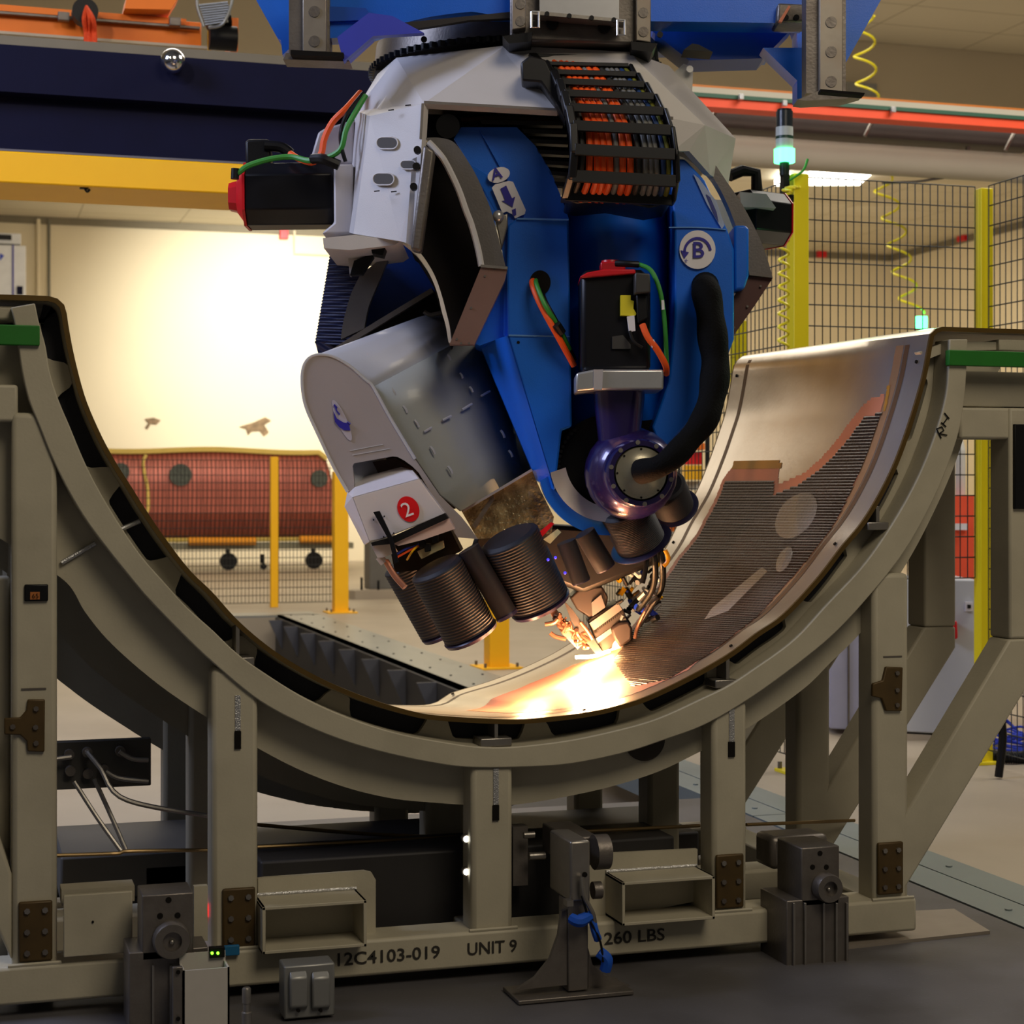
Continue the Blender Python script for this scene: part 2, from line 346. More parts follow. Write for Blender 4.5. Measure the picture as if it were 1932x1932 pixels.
# ---- orange crane girder behind
t = thing('orange_crane_girder', 'orange crane girder running behind and above the navy beam', 'crane', PY(200,60,13))
xbar(13,.4,12,62,'girder',ORNG,t,-4,PY(380,60,13).x,bevel=.01)
xbar(12.95,.05,8,20,'top_flange',ORNG,t,-4,PY(350,60,13).x,smooth=False)
xbar(12.93,.05,21,25,'conductor_rail',DSTEEL,t,-4,PY(375,60,13).x,smooth=False)
xbar(12.95,.5,58,63,'bottom_flange',M('flange_pale',(190,175,150),.6),t,-4,PY(390,60,13).x,smooth=False)
MB().prism(pp([(240,-10),(340,-10),(322,18),(235,16)],12.8),(0,.3,0)).build('trolley_frame',ORNG,t,smooth=False)
MB().prism(pp([(434,33),(450,34),(449,96),(436,96)],12.9),(0,.3,0)).build('end_plate',ORNG,t,smooth=False)
for x,y in ((120,32),(330,42)): 
    a=PY(x,y,12.9); MB().box(a-Vector((.04,.03,.03)),a+Vector((.04,.03,.03))).build('trolley_clip',DSTEEL,t,bevel=.005)
a=PY(420,72,12.8); MB().cyl(a+Vector((-.1,0,0)),a+Vector((.1,0,0)),.09).cyl(a+Vector((0,0,.12))+Vector((-.12,0,0)),a+Vector((.05,0,.16)),.07).build('hoist_motor',BLACK,t)
a=PY(400,95,12.85);b=PY(400,50,12.85); MB().cyl(a,b,.026).build('white_post',WCAB,t)
a=PY(395,95,12.84);b=PY(395,50,12.84); MB().cyl(a,b,.012).build('yellow_cable',YEL,t)
t2=thing('wire_basket_carrier','grey wire cable carrier hanging beside the orange girder','cable carrier',PY(410,25,12.6))
for k in range(9):
    MB().tube([PY(376+k*1.5,10+k*4.5,12.6),PY(430+k*1.0-(k>5)*8,4+k*4.5,12.5)],.008,seg=6,smooth=False).build('rung',M('wire_grey',(140,140,135),.5,.6) if k==0 else bpy.data.materials['wire_grey'],t2)
MB().tube([PY(440,-20,12.5),PY(436,10,12.5),PY(420,45,12.5),PY(395,52,12.6)],.012,seg=6).tube([PY(375,-20,12.6),PY(372,10,12.6),PY(385,50,12.6)],.012,seg=6).build('side_wire',bpy.data.materials['wire_grey'],t2)
rp=thing('rope_sling','bunched orange rope hanging from a black pulley on the orange girder','rope',PY(165,50,12.6))
mb=MB()
for k in range(9):
    x=158+k*2.6; mb.tube([PY(163,12,12.62),PY(x-3+random.random()*6,35,12.6-random.random()*.1),PY(x+random.random()*4,62,12.6),PY(x+2,92,12.58)],.011,seg=6)
mb.build('rope',M('rope_orange',(240,70,15),.8,0,.3,60),rp)
a=PY(161,20,12.7); MB().cyl(a,a+Vector((0,.12,0)),.09).build('pulley',BLACK,rp)
# ---- right crane runway with conductor strip
t = thing('runway_beam', 'pale runway beam with a dark shaded web and brackets at upper right', 'crane beam', PY(1650,300,14))
x0=PY(1150,300,14).x; x1=PY(2000,300,14).x
def ybar(Y,d,y1932t,y1932b,name,mat,par,x0=x0,x1=x1,**k):
    zt=PY(1932,y1932t,Y).z; zb=PY(1932,y1932b,Y).z
    return MB().box((x0,Y,zb),(x1,Y+d,zt)).build(name,mat,par,**k)
RB=M('runway_cream',(190,182,165),.6,0,.05,2)
ybar(14.35,.3,240,278,'web',M('runway_web',(96,86,84),.7),t,smooth=False)
zt=PY(1932,275,14).z; zb=PY(1932,332,14).z
MB().cyl((x0,14.35,(zt+zb)/2),(x1,14.35,(zt+zb)/2),(zt-zb)/2,seg=32).build('round_duct',RB,t)
t3=thing('conductor_bar','orange red conductor bar with a green edge along the runway beam','power rail',PY(1650,220,13.8))
ybar(13.8,.2,226,243,'orange_strip',M('strip_orange',(255,85,45),.5),t3,smooth=False)
ybar(13.78,.2,219,226,'green_edge',M('strip_green',(40,90,70),.5),t3,smooth=False)
ybar(13.95,.2,209,219,'pale_channel',RB,t3,smooth=False)
ybar(13.98,.1,205,209,'amber_line',M('amber_line',(190,110,30),.5),t3,smooth=False)
for px,py in ((1350,205),(1640,235),(1905,262)):
    a=PY(px+8,py-10,14.17); b=PY(px-8,py+22,14.17)
    MB().tube([a,b],.018,seg=6).build('bracket',STEEL,t)
for px,py in ((1398,184),(1480,196),(1685,208)):
    a=PY(px,py,13.75); MB().box(a-Vector((.02,.02,.02)),a+Vector((.02,.02,.03))).build('clip',ALU,t3,bevel=.004)
# louvre behind the hose
a=PY(1596,155,28.9); b=PY(1652,182,28.9); tag(MB().box((a.x,28.85,b.z),(b.x,29,a.z)).build('wall_vent',M('vent_grey',(150,150,145),.6)),'small grey wall vent behind the yellow coil hose upper right','vent')
a=PY(1828,300,14.35); tag(MB().box(a+Vector((-.02,0,-.17)),a+Vector((.02,.03,.12))).tube([a+Vector((0,0,-.14)),a+Vector((-.55,0,-.24)),a+Vector((-.9,0,-.27))],.012,seg=6,smooth=False).build('hanger_bracket',DSTEEL),'grey hanger bracket with a rod below the runway duct','bracket')

# ---- mesh fences
def fence_panel(P0, P1, ztop, zbot, dx, dz, lb, group, r=.0035, name='mesh_fence'):
    P0=Vector(P0); P1=Vector(P1); L=(P1-P0).length; u=(P1-P0)/L; mb=MB()
    n=int(L/dx)
    for i in range(n+1):
        p=P0+u*(L*i/n); mb.cyl((p.x,p.y,zbot),(p.x,p.y,ztop),r,seg=5)
    m=int((ztop-zbot)/dz)
    for k in range(m+1):
        z=zbot+(ztop-zbot)*k/m; mb.cyl((P0.x,P0.y,z),(P1.x,P1.y,z),r*1.2,seg=5)
    return tag(mb.build(name,MESHM),lb,'fence',group)
FY=9.64; X1=4.79; X2=6.07
def post(x,y,z0,z1,w,mat,lb,base=True,group=None,name='fence_post'):
    t=thing(name,lb,'post',(x,y,z0),group)
    MB().box((x-w/2,y-w/2,z0),(x+w/2,y+w/2,z1)).build('post',mat,t,bevel=.004)
    if base:
        MB().box((x-w*1.05,y-w*1.05,z0),(x+w*1.05,y+w*1.05,z0+.02)).build('base_plate',mat,t,bevel=.003)
        for sx in (-1,1):
            for sy in (-1,1): MB().cyl((x+sx*w*.8,y+sy*w*.8,z0+.02),(x+sx*w*.8,y+sy*w*.8,z0+.06),.014,seg=8).build('bolt',DSTEEL,t)
    return t
fence_panel((X1+.06,FY,0),(X2-.06,FY,0),3.56,1.12,.052,.125,'black mesh fence panel between the two tall yellow posts','mesh fence panels')
fence_panel((X1,FY+.06,0),(X1,13.5,0),3.56,.05,.06,.125,'black mesh fence panel running back from the near yellow post','mesh fence panels')
fence_panel((X2,FY-.06,0),(X2,7.9,0),3.56,.05,.06,.125,'black mesh fence panel running forward at the right edge','mesh fence panels')
post(X1,FY,Z1,3.57,.10,LYEL,'tall yellow fence post carrying the green signal tower')
post(X2,FY,Z1,3.55,.085,LYEL,'tall yellow fence post at the far right corner of the mesh')
p=PX(1393,640,X1+.075); post(p.x,p.y,Z1,PX(1393,600,X1).z,.085,LYEL,'short yellow post seen just right of the blue robot body')
# signal tower
c=Vector((X1-.13,FY-.02,3.55)); t=thing('signal_tower','black and white signal tower with its green lamp lit','signal light',c)
def zt_(py): return PY(1480,py,FY).z
a=PY(1480,300,FY-.02); cx=a.x
def ring(py0,py1,r,mat,nm): return MB().cyl((cx,FY-.02,zt_(py1)),(cx,FY-.02,zt_(py0)),r).build(nm,mat,t)
ring(333,308,.03,BLACK,'base'); ring(308,283,.062,EMG,'green_lamp'); ring(283,264,.052,M('frosted',(190,200,200),.4),'clear_lens'); ring(264,259,.054,M('dgreen',(20,60,45),.4),'band')
ring(259,242,.052,bpy.data.materials['frosted'],'clear_lens'); ring(242,212,.05,M('smoked',(30,38,44),.3),'dark_lens'); ring(212,208,.044,BLACK,'cap')
MB().box((cx-.02,FY-.05,3.4),(X1-.05,FY+.0,3.44)).box((cx-.02,FY-.05,3.4),(cx+.02,FY-.0,zt_(332))).build('bracket',BLACK,t)
MB().tube([PY(1490,340,FY-.1),PY(1515,322,FY-.1),PY(1524,300,FY-.1)],.008,seg=6).build('lead',GCAB,t)
# coil air hoses
def coil(P, r, wr, turns, lb, mat=LYEL):
    mb=MB(); n=turns*14; Q=crv(P,n); pts=[]
    for i,p in enumerate(Q):
        a=2*math.pi*i/14; pts.append(p+RGT*math.cos(a)*r+FWD*math.sin(a)*r)
    mb.tube(pts,wr,seg=6,smooth=False); return tag(mb.build('coil_hose',mat),lb,'hose','yellow coil air hoses')
HYEL=M('hose_yellow',(240,225,40),.35)
hc=thing('coil_hose','long yellow coil hose hanging from the ceiling to a glowing green lamp','hose',W(1738,607,17.5),'yellow coil air hoses')
def coil_mb(P,r,wr,turns):
    mb=MB(); n=turns*14; Q=crv(P,n); pts=[]
    for i,p in enumerate(Q):
        a=2*math.pi*i/14; pts.append(p+RGT*math.cos(a)*r+FWD*math.sin(a)*r)
    return mb.tube(pts,wr,seg=6,smooth=False)
m_=coil_mb([W(1630,30,17.5),W(1632,120,17.5),W(1640,200,17.5),W(1660,320,17.5),W(1688,430,17.5),W(1705,520,17.5),W(1724,590,17.5)],.105,.013,11)
m_.cyl((W(1630,30,17.5).x,W(1630,30,17.5).y,W(1630,30,17.5).z),(W(1630,30,17.5).x,W(1630,30,17.5).y,9.96),.016,seg=6)
m_.build('hose',HYEL,hc); a=W(1738,607,17.5); MB().cyl(a-Vector((0,0,.06)),a+Vector((0,0,.05)),.06).build('green_lamp',EMG,hc)
tag(coil_mb([W(1500,352,10.55),W(1480,375,10.3),W(1479,500,10.3),W(1478,655,10.3)],.030,.008,15).build('coil_hose',HYEL),'tight yellow coil hose hanging beside the tall near yellow post','hose','yellow coil air hoses')
l=bpy.data.lights.new('green_lamp_light','POINT'); l.energy=2.5; l.color=(.1,1,.35); l.shadow_soft_size=.03; o=bpy.data.objects.new('green_lamp_light',l); COL.objects.link(o); o.location=W(1742,596,7.2)
# far left fence
A=PY(225,1140,26); Bp=PY(650,1140,26)
fence_panel((A.x,26,0),(Bp.x,26,0),PY(400,868,26).z,.02,.055,.11,'black mesh fence low across the hall in front of the copper panels','mesh fence panels',r=.005)
p=PY(516,1140,25.95); post(p.x,25.9,Z1,PY(516,862,26).z,.11,YEL,'thin yellow post in the middle of the far low mesh fence',base=False)
p=PZ(642,1156); post(p.x,p.y,Z1,PY(642,890,p.y).z,.2,YEL,'thick yellow post standing left of the hanging robot head',name='yellow_post')
p=PZ(937,1260); post(p.x,p.y,Z1,.75,.2,YEL,'short yellow bollard bolted to the floor below the spools',name='bollard')
p=PZ(640,1045,0); 
# grey column
a=PZ(720,1128); t=thing('support_column','dark grey steel column on a low concrete plinth behind the spools','column',a)
MB().box((a.x-.2,a.y,.1),(a.x+.22,a.y+.4,2.9)).build('column',M('column_grey',(105,102,96),.6),t,bevel=.01)
MB().prism([Vector((a.x+dx,a.y+dy,Z1)) for dx,dy in ((-.5,-.3),(.6,-.3),(.75,0),(.75,.6),(-.6,.6),(-.65,0))],(0,0,.14)).build('plinth',CONC,t,smooth=False)
MB().cyl((a.x-.35,a.y-.1,.1),(a.x-.35,a.y-.1,.3),.02,seg=8).cyl((a.x-.1,a.y-.2,.1),(a.x-.1,a.y-.2,.25),.02,seg=8).build('anchor_bolt',BLACK,t)
# copper fuselage panel on a cart
def copperm():
    m=M('copper_laminate',(178,98,84),.38,.35,.08,2); nt=m.node_tree; b=nt.nodes['Principled BSDF']; tc=nt.nodes['Texture Coordinate']
    src=b.inputs['Base Color'].links[0].from_socket
    wv=nt.nodes.new('ShaderNodeTexWave'); wv.bands_direction='X'; wv.inputs['Scale'].default_value=3.0; wv.inputs['Distortion'].default_value=.6; nt.links.new(tc.outputs['Object'],wv.inputs['Vector'])
    mx=nt.nodes.new('ShaderNodeMix'); mx.data_type='RGBA'; nt.links.new(wv.outputs['Fac'],mx.inputs[0]); nt.links.new(src,mx.inputs[7]); mx.inputs[6].default_value=(*lin((128,68,58)),1)
    nt.links.new(mx.outputs[2],b.inputs['Base Color']); return m
COP=copperm()
YC=39.0; t=thing('panel_cart','long copper coloured curved fuselage panel riding on a wheeled cart','cart',PY(430,1062,YC))
a=PY(150,852,YC); b=PY(640,1015,YC); zt,zb=a.z,b.z; n=30
secs=[]
for k in range(13):
    q=k/12; z=zb+(zt-zb)*q; y=YC-.5*math.sin(math.pi*q*.8)
    secs.append([Vector((a.x+(b.x-.0-a.x-q*.35)*i/n, y, z-(.16*q if i==n else .03*q*math.sin(i*.3)))) for i in range(n+1)])
MB().loft(secs,cap=False,closed=False).build('copper_panel',COP,t,solid=.05)
YTP=M('seal_tape',(205,180,95),.6)
MB().tube([s_ +Vector((0,-.04,.03)) for s_ in secs[-1]],.06,seg=6,smooth=False).build('seal_tape',YTP,t)
MB().tube([s_ +Vector((0,-.04,-.02)) for s_ in secs[0]],.05,seg=6,smooth=False).build('seal_tape',YTP,t)
MB().tube([PY(x,y,YC-.6) for x,y in ((276,858),(270,875),(278,920),(279,960),(273,968))],.035,seg=6).build('seal_tape',YTP,t)
for px,py,r in ((341,896,.24),(603,903,.2),(228,890,.2)):
    c=PY(px,py,YC-.62); MB().cyl(c,c+Vector((0,.1,0)),r*(1.0 if r>.21 else .95),seg=24).build('window_cutout',M('cutout',(60,66,60),.6,0,.5,20) if r==.24 else bpy.data.materials['cutout'],t)
mb=MB(); a=PY(300,1030,YC); b=PY(660,1030,YC); mb.box((a.x,YC-.4,a.z-.08),(b.x,YC+.4,a.z+.05)); mb.build('cart_deck',M('cart_grey',(120,118,100),.6),t,smooth=False)
for x0,x1,y in ((355,482,1021),(565,650,1018)):
    a=PY(x0,y,YC-.55); b=PY(x1,y,YC-.55); MB().cyl(a,b,.085,seg=16).build('foam_roller',M('foam_orange',(225,150,30),.7) if x0==355 else bpy.data.materials['foam_orange'],t)
for px in (431,592,497):
    c=PY(px,1053,YC-.3); r=.19 if px!=497 else .07; c.z=-.04+r; MB().cyl(c-Vector((0,.05,0)),c+Vector((0,.05,0)),r).cyl(c+Vector((-.02,.0,r)),c+Vector((-.02,0,r+.2)),.05,seg=8).build('caster',BLACK,t)
    
# ---- white control cabinet + things right
t=thing('control_cabinet','light grey electrical cabinet with a red switch behind the right cradle struts','cabinet',W(1790,1380,12))
def wprism(pts,d,th,name,mat,par,**k): return MB().prism([W(x,y,d) for x,y in pts],FWD*th).build(name,mat,par,**k)
GC=M('cabinet_grey',(185,188,195),.5,0,.03,3)
wprism([(1690,1092),(1846,1094),(1842,1388),(1690,1380)],12,.6,'cabinet_body',GC,t,bevel=.01)
wprism([(1566,1190),(1626,1190),(1626,1378),(1566,1375)],12.3,.5,'side_cabinet',M('cabinet_lilac',(170,172,200),.5),t,bevel=.01)
wprism([(1600,1190),(1603,1190),(1603,1376),(1600,1376)],12.28,.02,'door_gap',DSTEEL,t,smooth=False)
wprism([(1795,1170),(1806,1172),(1808,1205),(1796,1208)],11.9,.12,'red_switch',RED,t,bevel=.01)
wprism([(1822,1136),(1836,1136),(1836,1153),(1822,1153)],11.97,.05,'label_plate',STW,t,smooth=False)
wprism([(1826,1141),(1832,1141),(1832,1148),(1826,1148)],11.95,.03,'keyhole',BLACK,t,smooth=False)
wprism([(1690,1384),(1860,1392),(1860,1420),(1690,1416)],12.0,.7,'plinth',CONC,t,smooth=False)
wprism([(1797,936),(1845,936),(1845,1361),(1797,1361)],13,.5,'crate',M('crate_orange',(240,85,50),.6),None,smooth=False)
o=COL.objects[-1]; tag(o,'orange red crate behind the mesh at the right','crate')
wprism([(1800,988),(1826,988),(1826,1000),(1800,1000)],12.95,.04,'paper_label',STW,None,smooth=False); tag(COL.objects[-1],'white label strip on the orange red crate','label')
a=W(1815,770,12.5); tag(MB().cyl(W(1812,936,13.2),W(1812,850,13.2),.037).cyl(W(1812,850,13.2),W(1812,820,13.2),.037,.012).build('gas_bottle',WCAB),'white bottle standing on the orange red crate','bottle')
# tool rack glimpsed behind the hose
t=thing('tool_rack','cluttered rack with red and yellow bins seen through the mesh','rack',W(1310,990,16))
for (x0,y0,x1,y1,m) in ((1293,852,1325,876,RED),(1293,878,1325,905,YEL),(1285,908,1325,925,WCAB),(1300,836,1330,848,ORNG),(1255,965,1300,985,WCAB),(1260,988,1300,1003,ORNG),(1270,1005,1300,1030,GC)):
    wprism([(x0,y0),(x1,y0),(x1,y1),(x0,y1)],16+random.random()*.3,.3,'bin',m,t,smooth=False)
wprism([(1280,800),(1284,800),(1284,1281),(1280,1281)],16,.05,'upright',BLACK,t,smooth=False); wprism([(1332,800),(1338,800),(1338,1281),(1332,1281)],16,.05,'upright',BLACK,t,smooth=False)
# cables on floor right
mb=MB()
for k in range(9):
    pts=[]; b0=PZ(1900+random.random()*45,1415)
    for i in range(9): pts.append(b0+Vector((math.cos(i*.9+k)*.16*random.uniform(.6,1.2),math.sin(i*.9+k)*.25,.03+.02*k*random.random())))
    mb.tube(pts,.008,seg=6)
tag(mb.build('network_cable',BCAB),'tangle of blue cables on the floor at the right edge','cable')
mb=MB(); pts=[PZ(1845,1432)+Vector((0,0,.04)),PZ(1880,1440)+Vector((0,0,.04)),PZ(1935,1440)+Vector((0,0,.04)),PZ(1990,1425)+Vector((0,0,.04))]
Q=crv(pts,120); secs=[]
for i,p in enumerate(Q): secs.append(p)
mb.tube(Q,lambda q:.033+.006*(int(q*120)%2),seg=10,smooth=False); tag(mb.build('corrugated_hose',BLACK),'black corrugated hose on the floor below the blue cables','hose')
tag(MB().tube([W(1872,1385,10.4),W(1885,1350,10.4),W(1892,1390,10.4),W(1884,1466,10.4)],.025,seg=8).build('looped_hose',BLACK),'black looped hose rising beside the mesh fence bottom','hose')
# steel plate on the floor
tag(MB().prism([PZ(x,y) for x,y in ((1590,1792),(1868,1762),(1800,1720),(1640,1728))],(0,0,.012)).build('floor_plate',M('worn_plate',(150,140,128),.5,.4,.1,8)),'thin worn steel plate lying under the right end of the base beam','plate')
# ================================================================ the layup mould and its cradle
YF, YB = 5.92, 7.63
N = 160
FPX = [(91,559),(114,567),(124,585),(130,622),(141,678),(161,752),(188,816),(215,867),(249,921),(276,964),(313,1018),(357,1075),(400,1117),(443,1165),(490,1207),(542,1244),(615,1284),(701,1319),(779,1342),(831,1350),(934,1356),(1000,1355),(1094,1345),(1158,1332),(1219,1313),(1303,1273),(1374,1232),(1426,1193),(1476,1158),(1539,1091),(1585,1031),(1621,988),(1652,939),(1684,875),(1712,798),(1737,713),(1751,640),(1757,624),(1775,617)]
fp = crv(pp(FPX, YF), N)
left_b = [Vector((.12,YB,2.31)),Vector((.20,YB,2.29)),Vector((.24,YB,2.2)),Vector((.3,YB,1.9)),Vector((.42,YB,1.55)),Vector((.65,YB,1.2)),Vector((1.0,YB,.93)),Vector((1.45,YB,.76))]
BPX = [(792,1331),(854,1307),(926,1285),(998,1256),(1067,1220),(1150,1160),(1215,1090),(1257,1034),(1282,985),(1313,932),(1338,872),(1359,812),(1370,776),(1381,716),(1385,692),(1392,680),(1402,672),(1425,668)]
bp_ = crv(left_b+pp(BPX, YB), N)
def skin(i, v): return fp[i].lerp(bp_[i], v)
def prof(v): return [skin(i, v) for i in range(N+1)]
def outn(P):   # outward (away from bore) unit normals in XZ
    out = []
    for i in range(len(P)):
        t = (P[min(i+1, len(P)-1)]-P[max(i-1, 0)]); t.y = 0; t.normalize(); out.append(Vector((t.z, 0, -t.x)))
    return out
def offs(P, d):
    nn = outn(P); return [p+n*(d(i/(len(P)-1)) if callable(d) else d) for i, (p, n) in enumerate(zip(P, nn))]
CR = thing('layup_mould', 'large U shaped steel layup mould on its beige welded cradle, filling the lower picture', 'mould', (1.9, 6.5, 0))
# --- tool skin
def skinmat():
    m = M('mould_skin_metal', (226,214,196), .3, .92, .08, 2.2, .05, 40, dirt=(176,152,122), dscale=1.6, damt=.5)
    return m
SK = skinmat(); G1 = 26
rows = [prof(v) for v in [k/G1 for k in range(G1+1)]]
fl0 = [[Vector((-.6, r[0].y, r[0].z-.0)), Vector((-.2, r[0].y, r[0].z))] for r in rows]
fl1 = [[Vector((r[-1].x+.4, r[-1].y, r[-1].z)), Vector((r[-1].x+.9, r[-1].y, r[-1].z))] for r in rows]
full = [a+r+b for a, r, b in zip(fl0, rows, fl1)]
MB().loft(full, cap=False, closed=False).build('mould_skin', SK, CR)
# outer (under) side of the skin
und = [offs(r, .016) for r in full]
MB().loft(und, cap=False, closed=False).build('skin_underside', CREAM2, CR)
MB().ribbon(full[0], offs(full[0], .017), (0, -.012, 0)).build('front_rim', GOLD, CR)
MB().ribbon(full[-1], offs(full[-1], .017), (0, .012, 0)).build('rear_rim', GOLD, CR)
# --- regions on the skin
VN = 60
SG = np.array([[list(skin(i, k/VN)) for k in range(VN+1)] for i in range(N+1)])
rel = SG-np.array(CAM); dd = rel@np.array(FWD); SX = HX+(rel@np.array(RGT))/dd*FP; SY = HY-(rel[..., 2])/dd*FP
def uvof(px, py):
    D = (SX-px)**2+(SY-py)**2; D[:int(N*.45)] = 1e9
    i, k = np.unravel_index(np.argmin(D), D.shape)
    # refine
    i2 = min(max(i, 1), N-1); k2 = min(max(k, 1), VN-1)
    du = np.array([SX[i2+1,k2]-SX[i2-1,k2], SY[i2+1,k2]-SY[i2-1,k2]])/2; dv = np.array([SX[i2,k2+1]-SX[i2,k2-1], SY[i2,k2+1]-SY[i2,k2-1]])/2
    A = np.array([[du[0], dv[0]], [du[1], dv[1]]])
    try: q = np.linalg.solve(A, np.array([px-SX[i2,k2], py-SY[i2,k2]])); q = np.clip(q, -3, 3)
    except Exception: q = (0, 0)
    return ((i2+q[0])/N, (k2+q[1])/VN)
def S3(u, v, h=0):   # smooth skin point raised towards the bore by h
    u = min(max(u, 0), 1)*N; i = min(int(u), N-1); t = u-i
    p = skin(i, v).lerp(skin(i+1, v), t)
    if h:
        P0 = skin(max(i-1, 0), v); P1 = skin(min(i+2, N), v); T = P1-P0; T.y = 0; T.normalize(); p = p-Vector((T.z, 0, -T.x))*h
    return p
def inside(poly, x, y):
    c = False; n = len(poly)
    for a in range(n):
        x0, y0 = poly[a]; x1, y1 = poly[(a+1) % n]
        if (y0 > y) != (y1 > y) and x < (x1-x0)*(y-y0)/(y1-y0)+x0: c = not c
    return c
def strips(poly, width, h, ridge, name, mat, vs=90, prnt=None, jag=0):
    uv = [uvof(*p) for p in poly]; us = [a for a, b in uv]; L = sum((fp[i+1]-fp[i]).length for i in range(N))
    u0, u1 = max(0, min(us)), min(1, max(us)); n = int((u1-u0)*L/width); mb = MB()
    for s in range(n):
        a = u0+(u1-u0)*s/n; b = u0+(u1-u0)*(s+1)/n; m = (a+b)/2; run = None
        for k in range(vs+1):
            v = k/vs; ins = k < vs and inside(uv, m, v)
            if ins and run is None: run = v
            if not ins and run is not None:
                v0, v1 = run, v; run = None; K = max(2, int((v1-v0)*28))
                hh = h*(1+.25*random.random())
                secs = []
                for q in range(K+1):
                    vv = v0+(v1-v0)*q/K
                    if ridge: secs.append([S3(a, vv, h*.3), S3(a*.75+b*.25, vv, hh), S3(a*.25+b*.75, vv, hh), S3(b, vv, h*.3)])
                    else: secs.append([S3(a, vv, h), S3(b, vv, h)])
                mb.loft(secs, cap=False, closed=False)
    return mb.build(name, mat, prnt, ang=80)
RB_ = [(1656,805),(1631,872),(1603,935),(1568,1002),(1515,1069),(1469,1119),(1398,1189),(1320,1246),(1262,1282),(1195,1295)]
LB_ = [(1160,1245),(1195,1190),(1250,1105),(1285,1055),(1324,1006),(1352,953),(1370,908)]
PLYM = M('grey_tow_ply', (66,56,52), .3, .7, .25, 7, .25, 60)
LAM = M('copper_primed_ply', (200,134,106), .55, .1, .05, 6)
strips([(1382,882),(1471,882),(1469,914),(1518,893),(1550,865),(1578,833),(1603,798),(1628,766),(1645,752),(1671,743)]+RB_[:-2]+[(1300,1264),(1200,1308),(1100,1334),(960,1346),(880,1341),(930,1318),(1000,1290),(1080,1256),(1135,1236)]+[(x-6,y-3) for x,y in LB_[1:]], .012, .0012, False, 'pink_base_ply', LAM, 220, CR)
strips([(1463,908),(1461,934),(1511,914),(1557,879),(1603,829),(1631,789),(1666,778)]+RB_+LB_, .0135, .0034, True, 'tow_ply', PLYM, 200, CR)
TAPE = M('amber_tape', (176,130,30), .5, .1, .1, 10)
strips([(1386,870),(1476,871),(1475,884),(1382,884)], .012, .002, False, 'edge_tape', TAPE, 260, CR)
strips([(1675,728),(1681,729),(1672,775),(1668,776)], .012, .002, False, 'edge_tape', TAPE, 260, CR)
SCR = M('scribe_brown', (110,84,58), .4, .5, .1, 10)
def seam(v0, v1, ua, ub, nm, mat, h=.0008):
    secs = [[S3(ua+(ub-ua)*k/120, v0, h), S3(ua+(ub-ua)*k/120, v1, h)] for k in range(121)]
    MB().loft(secs, cap=False, closed=False).build(nm, mat, CR)
seam(.905, .925, .3, .98, 'scribe_line', SCR); seam(.075, .095, .05, .98, 'scribe_line', SCR)
seam(.10, .135, .05, .98, 'scribe_band', M('band_tan', (186,150,112), .35, .6, .05, 10))
for v in (.03, .97):
    for u in (.55, .68, .8, .965):
        p = S3(u, v, .001); q = S3(u, v, .006); MB().cyl(p, q, .007, seg=10).build('locating_pin', DARK, CR)
# thin transparent film patches
FILM = bpy.data.materials.new('clear_film'); FILM.use_nodes = True; fb = FILM.node_tree.nodes['Principled BSDF']
fb.inputs['Alpha'].default_value = .22; fb.inputs['Roughness'].default_value = .08; fb.inputs['Base Color'].default_value = (.7,.7,.68,1)
def patch(poly, h, name):
    uv = [uvof(*p) for p in poly]; c = (sum(a for a, b in uv)/len(uv), sum(b for a, b in uv)/len(uv))
    vs = [S3(c[0], c[1], h*1.6)]; f = []
    for r in (.5, 1): vs += [S3(c[0]+(a-c[0])*r, c[1]+(b-c[1])*r, h*(1.5 if r == .5 else 1)+random.random()*.002) for a, b in uv]
    n = len(uv)
    for i in range(n): j = (i+1) % n; f += [(0, 1+i, 1+j), (1+i, 1+n+i, 1+n+j, 1+j)]
    return MB().add(vs, f).build(name, FILM, CR)
def ell(cx, cy, a, b, ang, n=18):
    ca, sa = math.cos(ang), math.sin(ang); return [(cx+a*math.cos(2*math.pi*i/n)*ca-b*math.sin(2*math.pi*i/n)*sa, cy+a*math.cos(2*math.pi*i/n)*sa+b*math.sin(2*math.pi*i/n)*ca) for i in range(n)]
patch(ell(1505, 975, 50, 32, -.9), .008, 'film_bubble')
patch(ell(1482, 1058, 26, 12, -1.1), .007, 'film_bubble')
patch([(1330,1172),(1345,1150),(1440,1072),(1450,1080),(1375,1155)], .006, 'film_strip')
